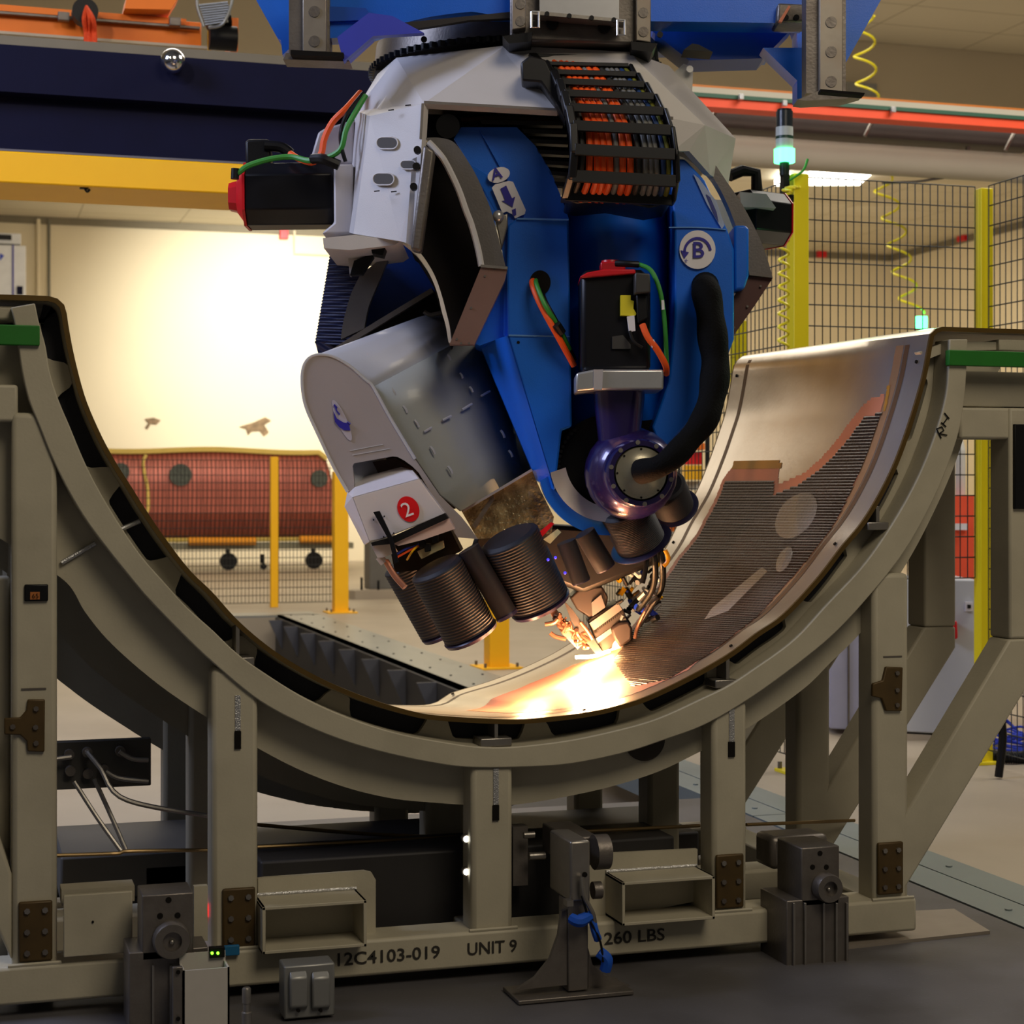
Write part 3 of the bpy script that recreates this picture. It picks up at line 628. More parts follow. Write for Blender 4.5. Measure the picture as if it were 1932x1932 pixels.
# --- front header plate with openings under the skin
def notch(t):
    # t along profile; returns depth fraction
    k = t*13.2+.30; f = k-math.floor(k)
    if f < .18 or f > .97: return 0
    e = min((f-.18), (.97-f))/.09
    return 1 if e > 1 else math.sin(e*math.pi/2)
HOPX = [(-60,600),(-150,760),(-60,960),(60,1052),(129,1100),(164,1156),(215,1216),(301,1290),(392,1352),(488,1410),(572,1453),(658,1485),(745,1505),(831,1513),(882,1516),(969,1516),(1072,1500),(1158,1481),(1245,1453),(1326,1414),(1412,1371),(1514,1300),(1565,1251),(1634,1180),(1712,1060),(1760,970),(1800,880),(1838,772),(1885,700),(1890,640)]
def onto(Y, px): return pp(px, Y)
def header(Y, v, th, name, mat, scal=True, ext=0):
    P = prof(v); P = resamp(P, 400)
    P = [Vector((p.x, Y, p.z)) for p in P]
    inner = offs(P, (lambda t: .018+.062*notch(t)) if scal else .02)
    O = crv(onto(6.0, HOPX), 400); dv = [Vector((0, 0, 0))]*401
    sh = [skin(int(i/400*N), v)-skin(int(i/400*N), 0) for i in range(401)]
    O = [Vector((o.x+s.x*.6, Y, o.z+s.z)) for o, s in zip(O, sh)]
    if ext: O = offs(O, ext)
    return MB().ribbon(inner, O, (0, th, 0)).build(name, mat, CR, ang=40)
hdr = header(6.0, 0.03, .025, 'header_plate', CREAM)
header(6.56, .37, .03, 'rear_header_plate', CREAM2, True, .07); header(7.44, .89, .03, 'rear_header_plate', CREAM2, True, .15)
pd = [Vector((q.x, 6.028, q.z)) for q in resamp(prof(.05), 300)]
MB().ribbon(offs(pd, .018), offs(pd, .10), (0, .01, 0)).build('notch_shade_strip', M('notch_shade', (30,30,38), .7), CR)  # dark strip behind the openings stands for the shade in them
# added dark sheet between headers, darkens the view through the openings
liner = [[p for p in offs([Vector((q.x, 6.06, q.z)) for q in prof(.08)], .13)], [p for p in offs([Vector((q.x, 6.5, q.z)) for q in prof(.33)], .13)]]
MB().loft(liner, cap=False, closed=False).build('shade_sheet', M('shade_dark', (60,56,50), .7), CR)
# lower flange of header
O = crv(pp(HOPX, 6.0), 200)[14:188]
MB().ribbon([p+Vector((0,.026,0)) for p in O], [p+Vector((0,.026,0)) for p in offs(O, -.012)], (0, .12, 0)).build('lower_flange', CREAM, CR)
# --- front ring
RI = [(66,572),(74,610),(86,653),(94,702),(111,756),(131,803),(158,868),(188,927),(229,995),(269,1052),(313,1102),(353,1146),(400,1188),(443,1229),(486,1261),(572,1315),(658,1354),(745,1382),(831,1399),(904,1409),(969,1409),(1072,1397),(1171,1376),(1245,1354),(1331,1315),(1374,1294),(1417,1266),(1497,1208),(1561,1140),(1624,1073),(1666,1016),(1709,946),(1744,875),(1772,798),(1786,741),(1790,693),(1792,640)]
RO = [(20,580),(28,610),(35,653),(42,702),(55,756),(74,803),(98,863),(128,924),(162,981),(202,1035),(242,1085),(279,1129),(340,1192),(400,1249),(486,1320),(572,1367),(658,1401),(745,1425),(831,1442),(887,1448),(969,1448),(1072,1442),(1176,1421),(1257,1395),(1331,1367),(1412,1320),(1500,1257),(1575,1195),(1640,1125),(1700,1050),(1745,975),(1780,900),(1808,820),(1820,750),(1824,693),(1826,640)]
MB().ribbon(crv(pp(RI, 5.888), 200), crv(pp(RO, 5.888), 200), (0, .11, 0)).build('ring_beam', CREAM, CR, bevel=.004)
ri = crv(pp(RI, 5.90), 120); ro = crv(pp(RO, 5.90), 120)
for Yr, v in ((6.46, .33), (7.34, .85)):
    sh = [skin(int(i/120*N), v)-skin(int(i/120*N), 0) for i in range(121)]
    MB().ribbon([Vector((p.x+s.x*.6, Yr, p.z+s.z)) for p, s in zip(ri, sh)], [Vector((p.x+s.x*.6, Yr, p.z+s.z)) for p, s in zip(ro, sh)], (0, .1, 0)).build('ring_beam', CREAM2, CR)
# --- posts
PF = 5.92
posts = [(22,108,778,1800),(400,487,1262,1800),(890,968,1445,1752),(1345,1410,1325,1718),(1648,1715,1082,1694)]
PXS = []
def boxY(x0, x1, y0, y1, Y, d, name, mat, par=CR, **k):
    a = PY(x0, y0, Y); b = PY(x1, y1, Y); return MB().box((a.x, Y, b.z), (b.x, Y+d, a.z)).build(name, mat, par, **k)
DEP = [(0, 1.0), (6.53-PF, .9), (7.42-PF, .9)]
for (x0, x1, y0, y1) in posts:
    a = PY(x0, y0, PF-.02); b = PY(x1, y1, PF-.02); PXS.append((a.x, b.x, a.z))
    for k, Y in enumerate((PF-.02, 6.53, 7.42)):
        ztop = a.z-(0 if k == 0 else (.04 if k == 1 else .1))
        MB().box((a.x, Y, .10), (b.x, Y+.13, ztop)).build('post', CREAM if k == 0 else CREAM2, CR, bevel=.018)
xl, xr = -.5, PY(1725, 1720, 5.9).x
for k, Y in enumerate((5.88, 6.50, 7.39)):
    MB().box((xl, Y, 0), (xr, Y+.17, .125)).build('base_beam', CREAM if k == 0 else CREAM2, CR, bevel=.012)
for (a, b, z) in PXS:
    MB().box((a, 6.04, .0), (b, 7.4, .12)).build('cross_tube', CREAM2, CR, bevel=.008)
# weld beads at post feet and slots
for (x0, x1, y0, y1), (xa, xb, z) in zip(posts, PXS):
    MB().tube([(xa-.012,5.888,.127),(xb+.012,5.888,.127)], .007, seg=6, smooth=False).build('weld_bead', CREAM, CR)
for (x, y0, y1, wy0, wy1) in ((449,1380,1413,1312,1378),(936,1520,1548,1450,1518),(1381,1400,1428,1338,1400)):
    boxY(x-6, x+6, y0, y1, 5.893, .02, 'slot', DARK, smooth=False)
    boxY(x-5, x+5, wy0, wy1, 5.896, .01, 'weld_patch', WELD, smooth=False)
# brown bolted plates
def bplate(x0, y0, x1, y1, bolts):
    a = PY(x0, y0, 5.886); b = PY(x1, y1, 5.886)
    o = MB().box((a.x, 5.886, b.z), (b.x, 5.902, a.z)).build('bolt_plate', BROWN, CR, bevel=.006)
    for i, (fx, fz) in enumerate(bolts):
        p = Vector((a.x+(b.x-a.x)*fx, 5.886, b.z+(a.z-b.z)*fz)); MB().cyl(p, p+Vector((0, -.008, 0)), .010, seg=6).build('bolt', STEEL if fz > .82 else DSTEEL, o)
six = [(.25,.85),(.78,.85),(.25,.5),(.78,.5),(.25,.15),(.78,.15)]
bplate(35,1703,99,1812,six); bplate(420,1678,482,1786,six); bplate(1352,1614,1404,1712,six); bplate(1657,1591,1705,1686,six)
def tplate(pts, bolts):
    o = MB().prism(pp(pts, 5.886), (0, .016, 0)).build('t_plate', BROWN, CR, bevel=.004)
    for x, y in bolts: p = PY(x, y, 5.886); MB().cyl(p, p+Vector((0, -.008, 0)), .009, seg=6).build('bolt', DSTEEL, o)
tplate([(52,1320),(85,1320),(84,1419),(52,1418),(50,1398),(38,1387),(8,1386),(8,1355),(38,1354),(50,1340)], ((68,1337),(67,1372),(68,1402),(24,1371)))
tplate([(1672,1258),(1704,1259),(1702,1342),(1672,1342),(1664,1318),(1646,1314),(1647,1290),(1666,1284)], ((1692,1270),(1692,1302),(1692,1330)))
boxY(46,91,1103,1134,5.888,.012,'dark_label',BLACK,bevel=.004); boxY(57,75,1117,1131,5.886,.012,'amber_label',M('label_amber',(170,100,40),.6),smooth=False)
text_mb('65', PY(60,1129,5.884), (1,0,0), (0,0,1), .022).build('lettering', DARK, CR, smooth=False)
text_mb('MAXIM 13060', PY(38,1303,5.896), (1,0,0), (0,0,1), .012).build('lettering', DARK, CR, smooth=False) if False else None
boxY(40,87,1299,1301,5.897,.004,'scribed_mark',DSTEEL,smooth=False); boxY(1667,1702,1238,1239.5,5.897,.004,'scribed_mark',DSTEEL,smooth=False)
# left far post behind and outriggers
boxY(-60,20,1090,1640,6.02,.13,'post',CREAM2,bevel=.01)
XO = 3.83; XOw = .15
def outrigger(Y, s, ztop=2.0):
    zb = PY(1898,1205,5.92).z if True else 0
    m = CREAM if Y < 6 else CREAM2
    x0 = XO if s > 0 else 1.9*2-XO-XOw-.04; x1 = x0+XOw
    MB().box((x0, Y, zb), (x1, Y+.14, ztop)).build('outrigger_post', m, CR, bevel=.01)
    xa = xr-.02 if s > 0 else PXS[0][0]+.12
    if s > 0: q = [Vector((xr-.05,Y,.42)),Vector((xr-.05,Y,.14)),Vector((x1,Y,zb-.09)),Vector((x1,Y,zb+.0)),Vector((x0,Y,zb+.0))]
    else: q = [Vector((PXS[0][0],Y,.42)),Vector((x1,Y,zb)),Vector((x0,Y,zb)),Vector((x0,Y,zb-.09)),Vector((PXS[0][0],Y,.14))]
    MB().prism(q, (0, .14, 0)).build('outrigger_strut', m, CR, bevel=.01)
    MB().box((3.62 if s>0 else x0, Y+.01, ztop-.12), (x1 if s>0 else PXS[0][0]+.02, Y+.13, ztop)).build('outrigger_beam', m, CR, bevel=.01)
zt0 = PY(1898,770,5.92).z
for Y in (5.90, 6.53, 7.42):
    outrigger(Y, 1, zt0 if Y < 6 else 2.05); outrigger(Y, -1, 2.0)
# upper right & left blocks under the flange
boxY(1815,1990,700,770,5.97,.06,'gusset_plate',CREAM2,bevel=.004)
boxY(1885,1990,640,664,5.93,.1,'flange_block',CREAM,bevel=.004)
boxY(1882,1932,770,1200,5.96,.1,'dark_gap',DARK,smooth=False) if False else None
boxY(-60,58,575,606,5.93,.05,'flange_block',CREAM,bevel=.01)
MB().prism(pp([(1735,664),(1785,645),(1885,645),(1885,660),(1790,662),(1745,680)],5.95),(0,.04,0)).build('corner_plate',CREAM,CR)
boxY(-80,75,610,652,5.872,.03,'green_bar',GREEN,bevel=.003); boxY(1791,1990,660,694,5.872,.03,'green_bar',GREEN,bevel=.003)
boxY(1915,1990,800,960,5.885,.02,'dark_label',BLACK,bevel=.003)
# scrawled RH mark
mb = MB()
for q in ([(1767,809),(1776,827)],[(1767,809),(1777,805),(1781,812),(1772,818)],[(1772,818),(1787,821)],[(1782,779),(1791,790)],[(1776,797),(1785,805)],[(1788,788),(1780,799)]):
    mb.tube(pp(q,5.884), .0026, seg=4, smooth=False)
mb.build('chalk_letters', DARK, CR)
# --- skin supports (T brackets) along the rim
for px, ya, yb, w in ((447,1178,1240,30),(935,1360,1392,30),(1372,1238,1282,26),(1655,955,985,22)):
    a = PY(px-2, ya, 5.91); b = PY(px+2, yb, 5.91)
    o = MB().box((a.x, 5.91, b.z), (b.x+.006, 6.0, a.z)).build('skin_support', STEEL, CR, bevel=.002)
    MB().box((a.x-w/560, 5.90, b.z-.03), (b.x+w/560, 6.0, b.z)).build('support_pad', STEEL, o, bevel=.004)
for pts in (((108,570),(118,640)),((150,800),(170,838)),((235,965),(255,990)),((326,1086),(358,1113))):
    pass
for (p0, p1) in (((225,1000),(264,983)),((116,1062),(180,1025))):
    MB().tube(pp([p0,p1],5.98 if p0[0]>200 else 5.99), .008, seg=8, smooth=False).build('tie_rod', WELD, CR)
# round lightening hole in header (right of centre) shown as a flat disc in the hole's shade colour
for (cx, cy, r) in ((1216,1395,40),):
    c = PY(cx, cy, 5.995); R = r/FP*6.5
    MB().cyl(c, c+Vector((0,-.006,0)), R, seg=40).build('lightening_hole', M('hole_shade',(58,52,44),.8), CR)
    MB().cyl(c+Vector((-.012,-.02,.05)), c+Vector((.0,.0,.055)), .012).build('stud', STEEL, CR)
# fork pockets
def pocket(x0, x1, y0, y1, bp, nm, Y=5.80):
    a = PY(x0, y0, Y); b = PY(x1, y1, Y); t = .011; X0, X1, Zb, Zt = a.x, b.x, b.z, a.z
    o = MB().box((X0,Y,Zt-t),(X1,Y+.42,Zt)).box((X0,Y,Zb),(X1,Y+.42,Zb+t)).box((X0,Y,Zb),(X0+t,Y+.42,Zt)).box((X1-t,Y,Zb),(X1,Y+.42,Zt)).build('fork_pocket', CREAM, CR, bevel=.002)
    MB().box((X0+t,Y+.40,Zb+t),(X1-t,Y+.41,Zt-t)).build('pocket_back', DARK, o, smooth=False)  # dark plate stands for the shade deep inside the pocket
    MB().tube([(X0,5.965,Zt+.003),(X1,5.965,Zt+.003)], .008, seg=6, smooth=False).build('weld_bead', WELD, o)
    MB().prism(pp(bp, 5.97), (0, .02, 0)).build('pocket_plate', CREAM, CR)
pocket(495,692,1712,1786,[(487,1658),(500,1656),(688,1643),(701,1646),(709,1660),(709,1780),(487,1790)],'a')
pocket(1174,1349,1665,1734,[(1112,1612),(1316,1602),(1316,1700),(1112,1740)],'b')
boxY(120,250,1690,1797,5.86,.02,'access_panel',CREAM,bevel=.003); boxY(116,254,1680,1700,5.9,.1,'panel_frame',CREAM2)
c = PY(175,1739,5.86); MB().cyl(c, c+Vector((0,-.004,0)), .004, seg=8).build('screw', DARK, CR)
# stencilled text
FS = .066
for s, px, py, px2, sp in (('12C4103-019',637,1822,830,1.0),('UNIT 9',882,1802,975,1.0),('260 LBS',1140,1782,1254,1.0)):
    a = PY(px,py,5.878); b = PY(px2,py,5.878)
    mb = text_mb(s, a, (1,0,0), (0,0,1), .06, .001, bold=.0008)
    xs = [v.x for v in mb.v]; k = (b.x-a.x)/(max(xs)-min(xs))
    for v in mb.v: v.x = a.x+(v.x-min(xs))*k
    mb.build('stencil_lettering', M('stencil_black',(40,36,30),.7) if s[0] == '1' else bpy.data.materials['stencil_black'], CR, smooth=False)
# rods and pipes
RODM = M('brass_rod', (150,125,85), .3, .8, .05, 10)
def rod(pts, r=.007, nm='rod', m=RODM): return MB().tube([PY(x,y,Y) for x,y,Y in pts], r, seg=8, smooth=len(pts)>2).build(nm, m, CR)
rod([(105,1614,6.2),(225,1610,6.25),(242,1606,6.25),(400,1604,6.3)]); rod([(485,1598,6.3),(700,1588,6.35),(880,1578,6.4)]); rod([(485,1556,6.4),(700,1574,6.5),(880,1580,6.6)])
rod([(1095,1569,6.2),(1320,1558,6.3)]); rod([(1408,1556,6.35),(1612,1548,6.5)])
rod([(165,1420,6.4),(190,1450,6.35),(235,1508,6.3),(395,1540,6.3)], .009, 'bent_pipe', STEEL)
rod([(140,1475,6.4),(185,1545,6.35),(230,1608,6.3)], .008, 'bent_pipe', STEEL); rod([(178,1470,6.4),(212,1545,6.35),(238,1605,6.3)], .008, 'bent_pipe', STEEL)
rod([(105,1432,6.4),(135,1428,6.4)], .009, 'bent_pipe', STEEL); rod([(225,1418,6.4),(250,1432,6.4),(280,1434,6.4)], .009, 'bent_pipe', STEEL); rod([(200,1455,6.4),(225,1468,6.4),(280,1474,6.4)], .009, 'bent_pipe', STEEL)
DC = M('dark_cradle', (70,68,64), .6)
boxY(60,285,1402,1482,6.45,.04,'manifold_plate',DC,bevel=.004)
for x,y in ((130,1422),(164,1418),(226,1416),(132,1453),(165,1458),(195,1450)):
    c = PY(x,y,6.45); MB().cyl(c,c+Vector((0,-.03,0)),.018,seg=12).build('pipe_fitting',DSTEEL,CR)
for x,y in ((880,1583),(880,1645)):
    c = PY(x,y,5.95); o = MB().cyl(c,c+Vector((0,.02,0)),.016,seg=12).build('lamp_holder',DSTEEL,CR); MB().cyl(c+Vector((0,-.002,0)),c,.011,seg=12).build('white_lamp',EMW,CR)
c=PY(988,1576,6.0); MB().cyl(c,c+Vector((.04,0,0)),.012).build('pin',STEEL,CR); c=PY(998,1616,6.0); MB().cyl(c,c+Vector((.06,0,0)),.014).build('pin',STEEL,CR)
boxY(968,996,1560,1670,6.05,.05,'roller_bracket',DSTEEL)
a=PY(392,1718,6.0); MB().box((a.x-.014,6.0,a.z-.022),(a.x-.001,6.02,a.z+.02)).box((a.x+.003,6.0,a.z-.022),(a.x+.016,6.02,a.z+.02)).build('red_lamp',EMR,CR)
# dark shuttle deck below
SH = thing('shuttle_platform','low dark shuttle platform under the mould cradle between its feet','platform',(1.8,6.8,-.04))
MB().box((PXS[1][0]+.2,6.14,-.02),(PXS[3][0]-.05,6.45,.36)).box((PXS[1][1]-.3,6.72,-.02),(PXS[3][0]+.3,7.36,.25)).build('deck',M('shuttle_dark',(46,44,44),.6,.3,.1,6),SH,bevel=.01)
MB().box((PXS[0][1]+.05,6.72,.13),(PXS[1][1],7.36,.30)).build('side_deck',DC,SH,bevel=.01)
MB.K = KR
# ================================================================ the fibre placement robot hanging over the mould
RO_ = thing('fibre_placement_robot', 'large blue and grey-white fibre placement robot head hanging from its gantry over the mould', 'robot', HW(975, 60, 7.0))
def hpr(pts, d, th, name, mat, par=RO_, **k): return MB().prism(hp(pts, d), FWD*th*KR).build(name, mat, par, **k)
def h3(pts): return [HW(*p) for p in pts]
def poly3(faces, name, mat, par=RO_, **k):
    mb = MB()
    for f in faces:
        v = h3(f); c = sum(v, Vector())/len(v); nn = Vector()
        for i in range(len(v)): nn += (v[i]-c).cross(v[(i+1)%len(v)]-c)
        if nn.dot(CAM-c) < 0: v = v[::-1]
        mb.add(v, [tuple(range(len(v)))])
    return mb.build(name, mat, par, recalc=False, **k)
def onpl(px, py, a, b, c):
    a, b, c = HW(*a), HW(*b), HW(*c); n = (b-a).cross(c-a).normalized()
    if n.dot(FWD) > 0: n = -n
    r = ray(px, py); return CAM+r*((a-CAM).dot(n)/r.dot(n)), n
def hrib(A, B, dA, th, name, mat, n=60, par=RO_, dB=None, **k):
    a = crv(hp(A, dA), n); b = crv(hp(B, dA if dB is None else dB), n)
    return MB().ribbon(a, b, FWD*th*KR).build(name, mat, par, **k)
def bolt(px, py, d, r, mat=STEEL, par=RO_, h=.01, nm='bolt'):
    c = HW(px, py, d); return MB().cyl(c, c-FWD*h, r, seg=10).build(nm, mat, par)
# ---- gantry carriage
hpr([(483,-60),(560,-60),(548,90),(533,104),(530,76),(524,72),(478,-10)], 6.6, .12, 'carriage_gusset', BLUE)
def rail(xs, ytop, ybot, d, plate):
    x0, x1 = xs; w = x1-x0
    hpr([(x0,ytop),(x1,ytop),(x1,ybot),(x0,ybot)], d, .10, 'rail_beam', DSTEEL)
    o = hpr([(x0+w*.34,ytop),(x0+w*.92,ytop),(x0+w*.92,ybot-2),(x0+w*.34,ybot-2)], d-.03, .04, 'guide_rail', M('rail_steel',(150,142,130),.42,.5,.12,18,dirt=(110,80,55),dscale=9,damt=.35) if 'rail_steel' not in bpy.data.materials else bpy.data.materials['rail_steel'], bevel=.003)
    y = ybot-22
    while y > ytop: c = HW(x0+w*.63, y, d-.03); MB().cyl(c, c-FWD*.004, .021, seg=20).build('rail_plug', DSTEEL, o); y -= 56
    if plate: hpr(plate, d-.06, .1, 'end_plate', DARK)
rail((545,622), -60, 100, 6.3, [(548,94),(648,99),(648,107),(548,103)])
hpr([(540,100),(650,107),(660,116),(534,112)], 6.3, .12, 'foot_plate', DSTEEL)
hpr([(622,-60),(985,-60),(985,80),(970,76),(968,30),(930,28),(890,22),(850,26),(810,32),(775,40),(744,52),(702,66),(668,70),(622,72)], 6.32, .1, 'carriage_body', BLUE)
hpr([(622,12),(690,15),(696,24),(680,38),(622,40)], 6.30, .03, 'carriage_slot', DBLUE)
hpr([(636,70),(696,24),(740,30),(800,62),(704,68),(648,116)], 6.27, .04, 'brace_plate', M('brace_blue',(60,70,190),.4))
hpr([(636,68),(660,52),(702,67),(648,116),(646,98)], 6.33, .1, 'brace_foot', M('brace_lilac',(96,92,215),.4))
hpr([(1215,-60),(1520,-60),(1520,118),(1505,118),(1505,60),(1500,46),(1460,44),(1452,106),(1300,110),(1270,92),(1230,92)], 6.95, .15, 'carriage_body', BLUE)
hpr([(1225,-60),(1520,-60),(1520,44),(1225,40)], 6.55, .15, 'carriage_front', BLUE)
hpr([(1228,40),(1500,48),(1440,110),(1300,114),(1232,60)], 6.75, .2, 'carriage_shelf', DBLUE)
hpr([(1440,90),(1520,90),(1520,190),(1504,186),(1504,152)], 6.6, .12, 'carriage_gusset', BLUE)
hpr([(1590,-60),(1690,-60),(1662,0),(1596,118)], 6.6, .12, 'carriage_gusset', BLUE)
rail((1521,1596), -60, 176, 6.25, None)
hpr([(1505,188),(1548,170),(1632,176),(1596,186),(1520,190)], 6.15, .12, 'foot_plate', DSTEEL); hpr([(1548,168),(1632,175),(1630,180),(1548,173)], 6.05, .05, 'end_plate', DARK)
hpr([(1468,5),(1530,8),(1528,42),(1466,42)], 6.5, .15, 'bearing_block', DSTEEL, bevel=.01)
for x in (1482,1502): bolt(x, 34, 6.5, .012, BLACK)
hpr([(1469,40),(1488,10),(1492,12),(1475,42)], 6.48, .02, 'orange_strip', M('strip_peach',(240,140,100),.5))
# centre rail box
o = hpr([(962,-60),(1228,-60),(1226,84),(962,76)], 6.25, .15, 'centre_frame', DSTEEL, bevel=.01)
hpr([(966,-60),(992,-60),(992,52),(966,56)], 6.2, .06, 'guide_rail', bpy.data.materials['rail_steel'], bevel=.004); hpr([(1200,-60),(1228,-60),(1228,80),(1200,76)], 6.2, .06, 'guide_rail', bpy.data.materials['rail_steel'], bevel=.004)
for x,y in ((982,8),(982,40),(1214,24),(1214,60)): bolt(x,y,6.2,.019,DSTEEL,nm='rail_plug',h=.004)
hpr([(1018,-60),(1168,-60),(1168,36),(1018,24)], 6.18, .06, 'cover_panel', ALU)
hpr([(1005,20),(1178,36),(1178,42),(1005,27)], 6.15, .08, 'cross_bar', STEEL)
for x in (1032,1074,1116,1158): bolt(x, 27+(x-1032)*.09, 6.15, .009, BLACK)
for cx, y0, y1 in ((1010,22,52),(1172,38,66)):
    MB().tube(h3([(cx-7,y0,6.13),(cx+7,y0,6.13),(cx+7,y1,6.13),(cx-7,y1,6.13),(cx-7,y0,6.13)]), .005, seg=6, smooth=False).build('bracket_loop', ALU, RO_)
for x,y in ((1042,45),(1140,52)): bolt(x,y,6.24,.024,BLACK,h=.02)
hpr([(1100,12),(1150,16),(1148,22),(1100,18)], 6.19, .1, 'scuff', DSTEEL) if False else None
hpr([(948,68),(1005,60),(1002,78),(960,82)],6.2,.2,'rail_stop',BLACK); hpr([(1190,78),(1240,82),(1230,98),(1192,94)],6.2,.2,'rail_stop',BLACK)
# black lamp under carriage
hpr([(1290,94),(1345,98),(1318,84),(1306,82)],6.5,.12,'work_lamp',BLACK)
# ---- slewing ring
CX = HW(975, 500, 7.0); cx_, cy_ = CX.x, CX.y
def zat(py, d): return HW(0, py, d).z
zr = zat(76, 6.4)
MB().lathe((cx_,cy_,zr-.004),(0,0,.024),[(0,.50),(0,.60),(1,.60),(1,.5)],72).build('gear_ring', BLACK, RO_)
sec=lambda z,b: [Vector((cx_+KR*(b+(.018 if (k//2)%2 else 0))*math.cos(2*math.pi*k/384),cy_+KR*(b+(.018 if (k//2)%2 else 0))*math.sin(2*math.pi*k/384),z)) for k in range(384)]
MB().loft([sec(zr-.006,.60),sec(zr+.018,.60)]).build('gear_teeth', BLACK, RO_, smooth=False)
MB().lathe((cx_,cy_,zr+.02),(0,0,.10),[(0,.595),(1,.585),(1.0,.50)],72).build('slewing_ring', DSTEEL, RO_)
hpr([(738,45),(965,22),(965,34),(885,38),(800,52),(756,58)],6.30,.03,'ring_cover_plate',M('dark_plate',(48,44,42),.55,.5))
bolt(800,75,6.38,.012,BLACK); bolt(1245,66,6.5,.012,BLACK)
# ---- grey-white yoke housing
SHD = M('housing_white', (196,192,190), .45, 0, .03, 6, .06, 260)
T1=(953,86,6.35); T2=(1189,98,6.3); T3=(1200,112,6.25); T4=(953,101,6.33); A1=(748,109,6.62); A2=(800,195,6.2); A3=(698,219,6.36); A4=(671,209,6.62); A5=(712,140,6.72)
B1=(1051,209,6.18); B2=(1260,222,6.2); B3=(1388,261,6.5); B4=(1330,236,6.22); T5=(1262,124,6.6)
faces=[[T1,T2,T3,T4],[T4,B1,A2],[T4,T3,B1],[T3,B2,B1],[T3,B4,B2],[T3,B3,B4],[T2,T5,B3,T3],
 [A1,T1,T4,A2],[A1,A2,A3,A4,A5],
 [A3,A2,(796,262,6.2),(785,464,6.2),(755,455,6.24),(667,441,6.36),(680,350,6.36)],
 [A4,A3,(680,350,6.36),(667,441,6.36),(650,436,6.66),(660,300,6.66)],
 [B4,B3,(1374,349,6.5),(1340,330,6.3),(1300,285,6.22)], [B2,B4,(1300,285,6.22),(1270,285,6.2)]]
poly3(faces,'yoke_housing',SHD,smooth=False,solid=.03)
HR=M('housing_return',(120,114,106),.55)  # housing paint darkened, shade of the inner faces put into its colour
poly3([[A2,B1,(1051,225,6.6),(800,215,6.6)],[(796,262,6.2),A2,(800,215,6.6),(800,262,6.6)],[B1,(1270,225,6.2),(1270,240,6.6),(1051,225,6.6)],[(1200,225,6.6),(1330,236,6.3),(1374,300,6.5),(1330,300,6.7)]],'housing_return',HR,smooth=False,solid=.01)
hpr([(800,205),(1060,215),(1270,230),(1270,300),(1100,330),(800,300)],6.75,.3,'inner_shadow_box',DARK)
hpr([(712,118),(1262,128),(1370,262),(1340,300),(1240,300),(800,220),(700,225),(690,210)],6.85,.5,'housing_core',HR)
hpr([(1290,120),(1308,128),(1306,172),(1268,150),(1268,140)],6.6,.04,'housing_tab',SHD); bolt(1301,131,6.58,.014,ALU)
# slots and bolts on the left leg
SLM=M('slot_shade',(62,56,48),.7)
def slot(cx,cy,w,h,pl,rot=.03):
    pts=[]
    for k in range(9): a=math.pi/2-math.pi*k/8; pts.append((cx+w-h+h*math.cos(a),cy-h*math.sin(a)))
    for k in range(9): a=-math.pi/2-math.pi*k/8; pts.append((cx-w+h+h*math.cos(a),cy-h*math.sin(a)))
    P=[];n=None
    for x,y in pts: p,n=onpl(x,y,*pl); P.append(p+n*.001)
    o=MB().prism(P,n*.001).build('slot_hole',SLM,RO_)
    mb=MB().tube(P+[P[0]],.003,seg=5,smooth=False).build('slot_rim',SHD,o)
PL4=(A3,A2,(667,441,6.36))
slot(731,270,20,11,PL4); slot(724,338,20,11,PL4); slot(771,311,15,8,PL4); slot(1357,307,12,9,(B4,B3,(1374,349,6.5)))
for x,y in ((788,285),(786,316),(781,354)): bolt(x,y,6.18,.014,BLACK,h=.03)
for x0,y0 in ((733,208),(765,199),(706,361),(738,362)): MB().tube(h3([(x0,y0,6.26),(x0+10,y0-1,6.25)]),.0025,seg=4,smooth=False).build('stitch_weld',DARK,RO_)
MB().prism(hp([(799,272),(821,284),(795,476),(774,470)],6.14),FWD*.08).build('side_tube',DSTEEL,RO_,bevel=.012)
hpr([(778,300),(800,290),(785,468),(766,458)],6.21,.02,'side_flange',SHD)
# lower lip of leg and motor gearbox
LG=M('gearbox_grey',(176,172,176),.45,0,.05,8)
hpr([(609,449),(668,443),(757,454),(745,462),(660,472),(611,468)],6.3,.5,'leg_lip',SHD)
hpr([(629,309),(666,309),(666,441),(607,441),(613,434),(630,420)],6.5,.35,'gearbox',LG,bevel=.01)
hpr([(600,249),(612,242),(668,225),(668,309),(640,309),(590,300),(588,290)],6.6,.4,'rear_bracket',LG,bevel=.01)
# servo motors
def servo(P0, P1, r, par, redend=True, octo=True):
    P0=Vector(P0);P1=Vector(P1); ax=P1-P0; L=ax.length; o=MB().loft(servo_secs(P0,ax,r,[(0,1),(1,1)])).build('servo_motor',M('motor_black',(20,20,24),.35,.1,.1,10) if 'motor_black' not in bpy.data.materials else bpy.data.materials['motor_black'],par,bevel=.006)
    MB().loft(servo_secs(P0,ax,r,[(-.12,.55),(-.03,.9),(-.03,1.02),(.0,1.02)])).build('red_end_cap',RED,o)
    MB().loft(servo_secs(P0,ax,r,[(-.22,.42),(-.10,.5)])).build('encoder_cap',RED,o)
    return o
def servo_secs(P0,ax,r,tr):
    z=ax.normalized(); x=(UP if abs(z.z)<.9 else RGT); x=(x-z*z.dot(x)).normalized(); y=z.cross(x); out=[]
    for t,s in tr:
        c=P0+ax*t; R=r*s; k=.55
        out.append([c+x*a*R+y*b*R for a,b in ((1,k),(k,1),(-k,1),(-1,k),(-1,-k),(-k,-1),(k,-1),(1,-k))])
    return out
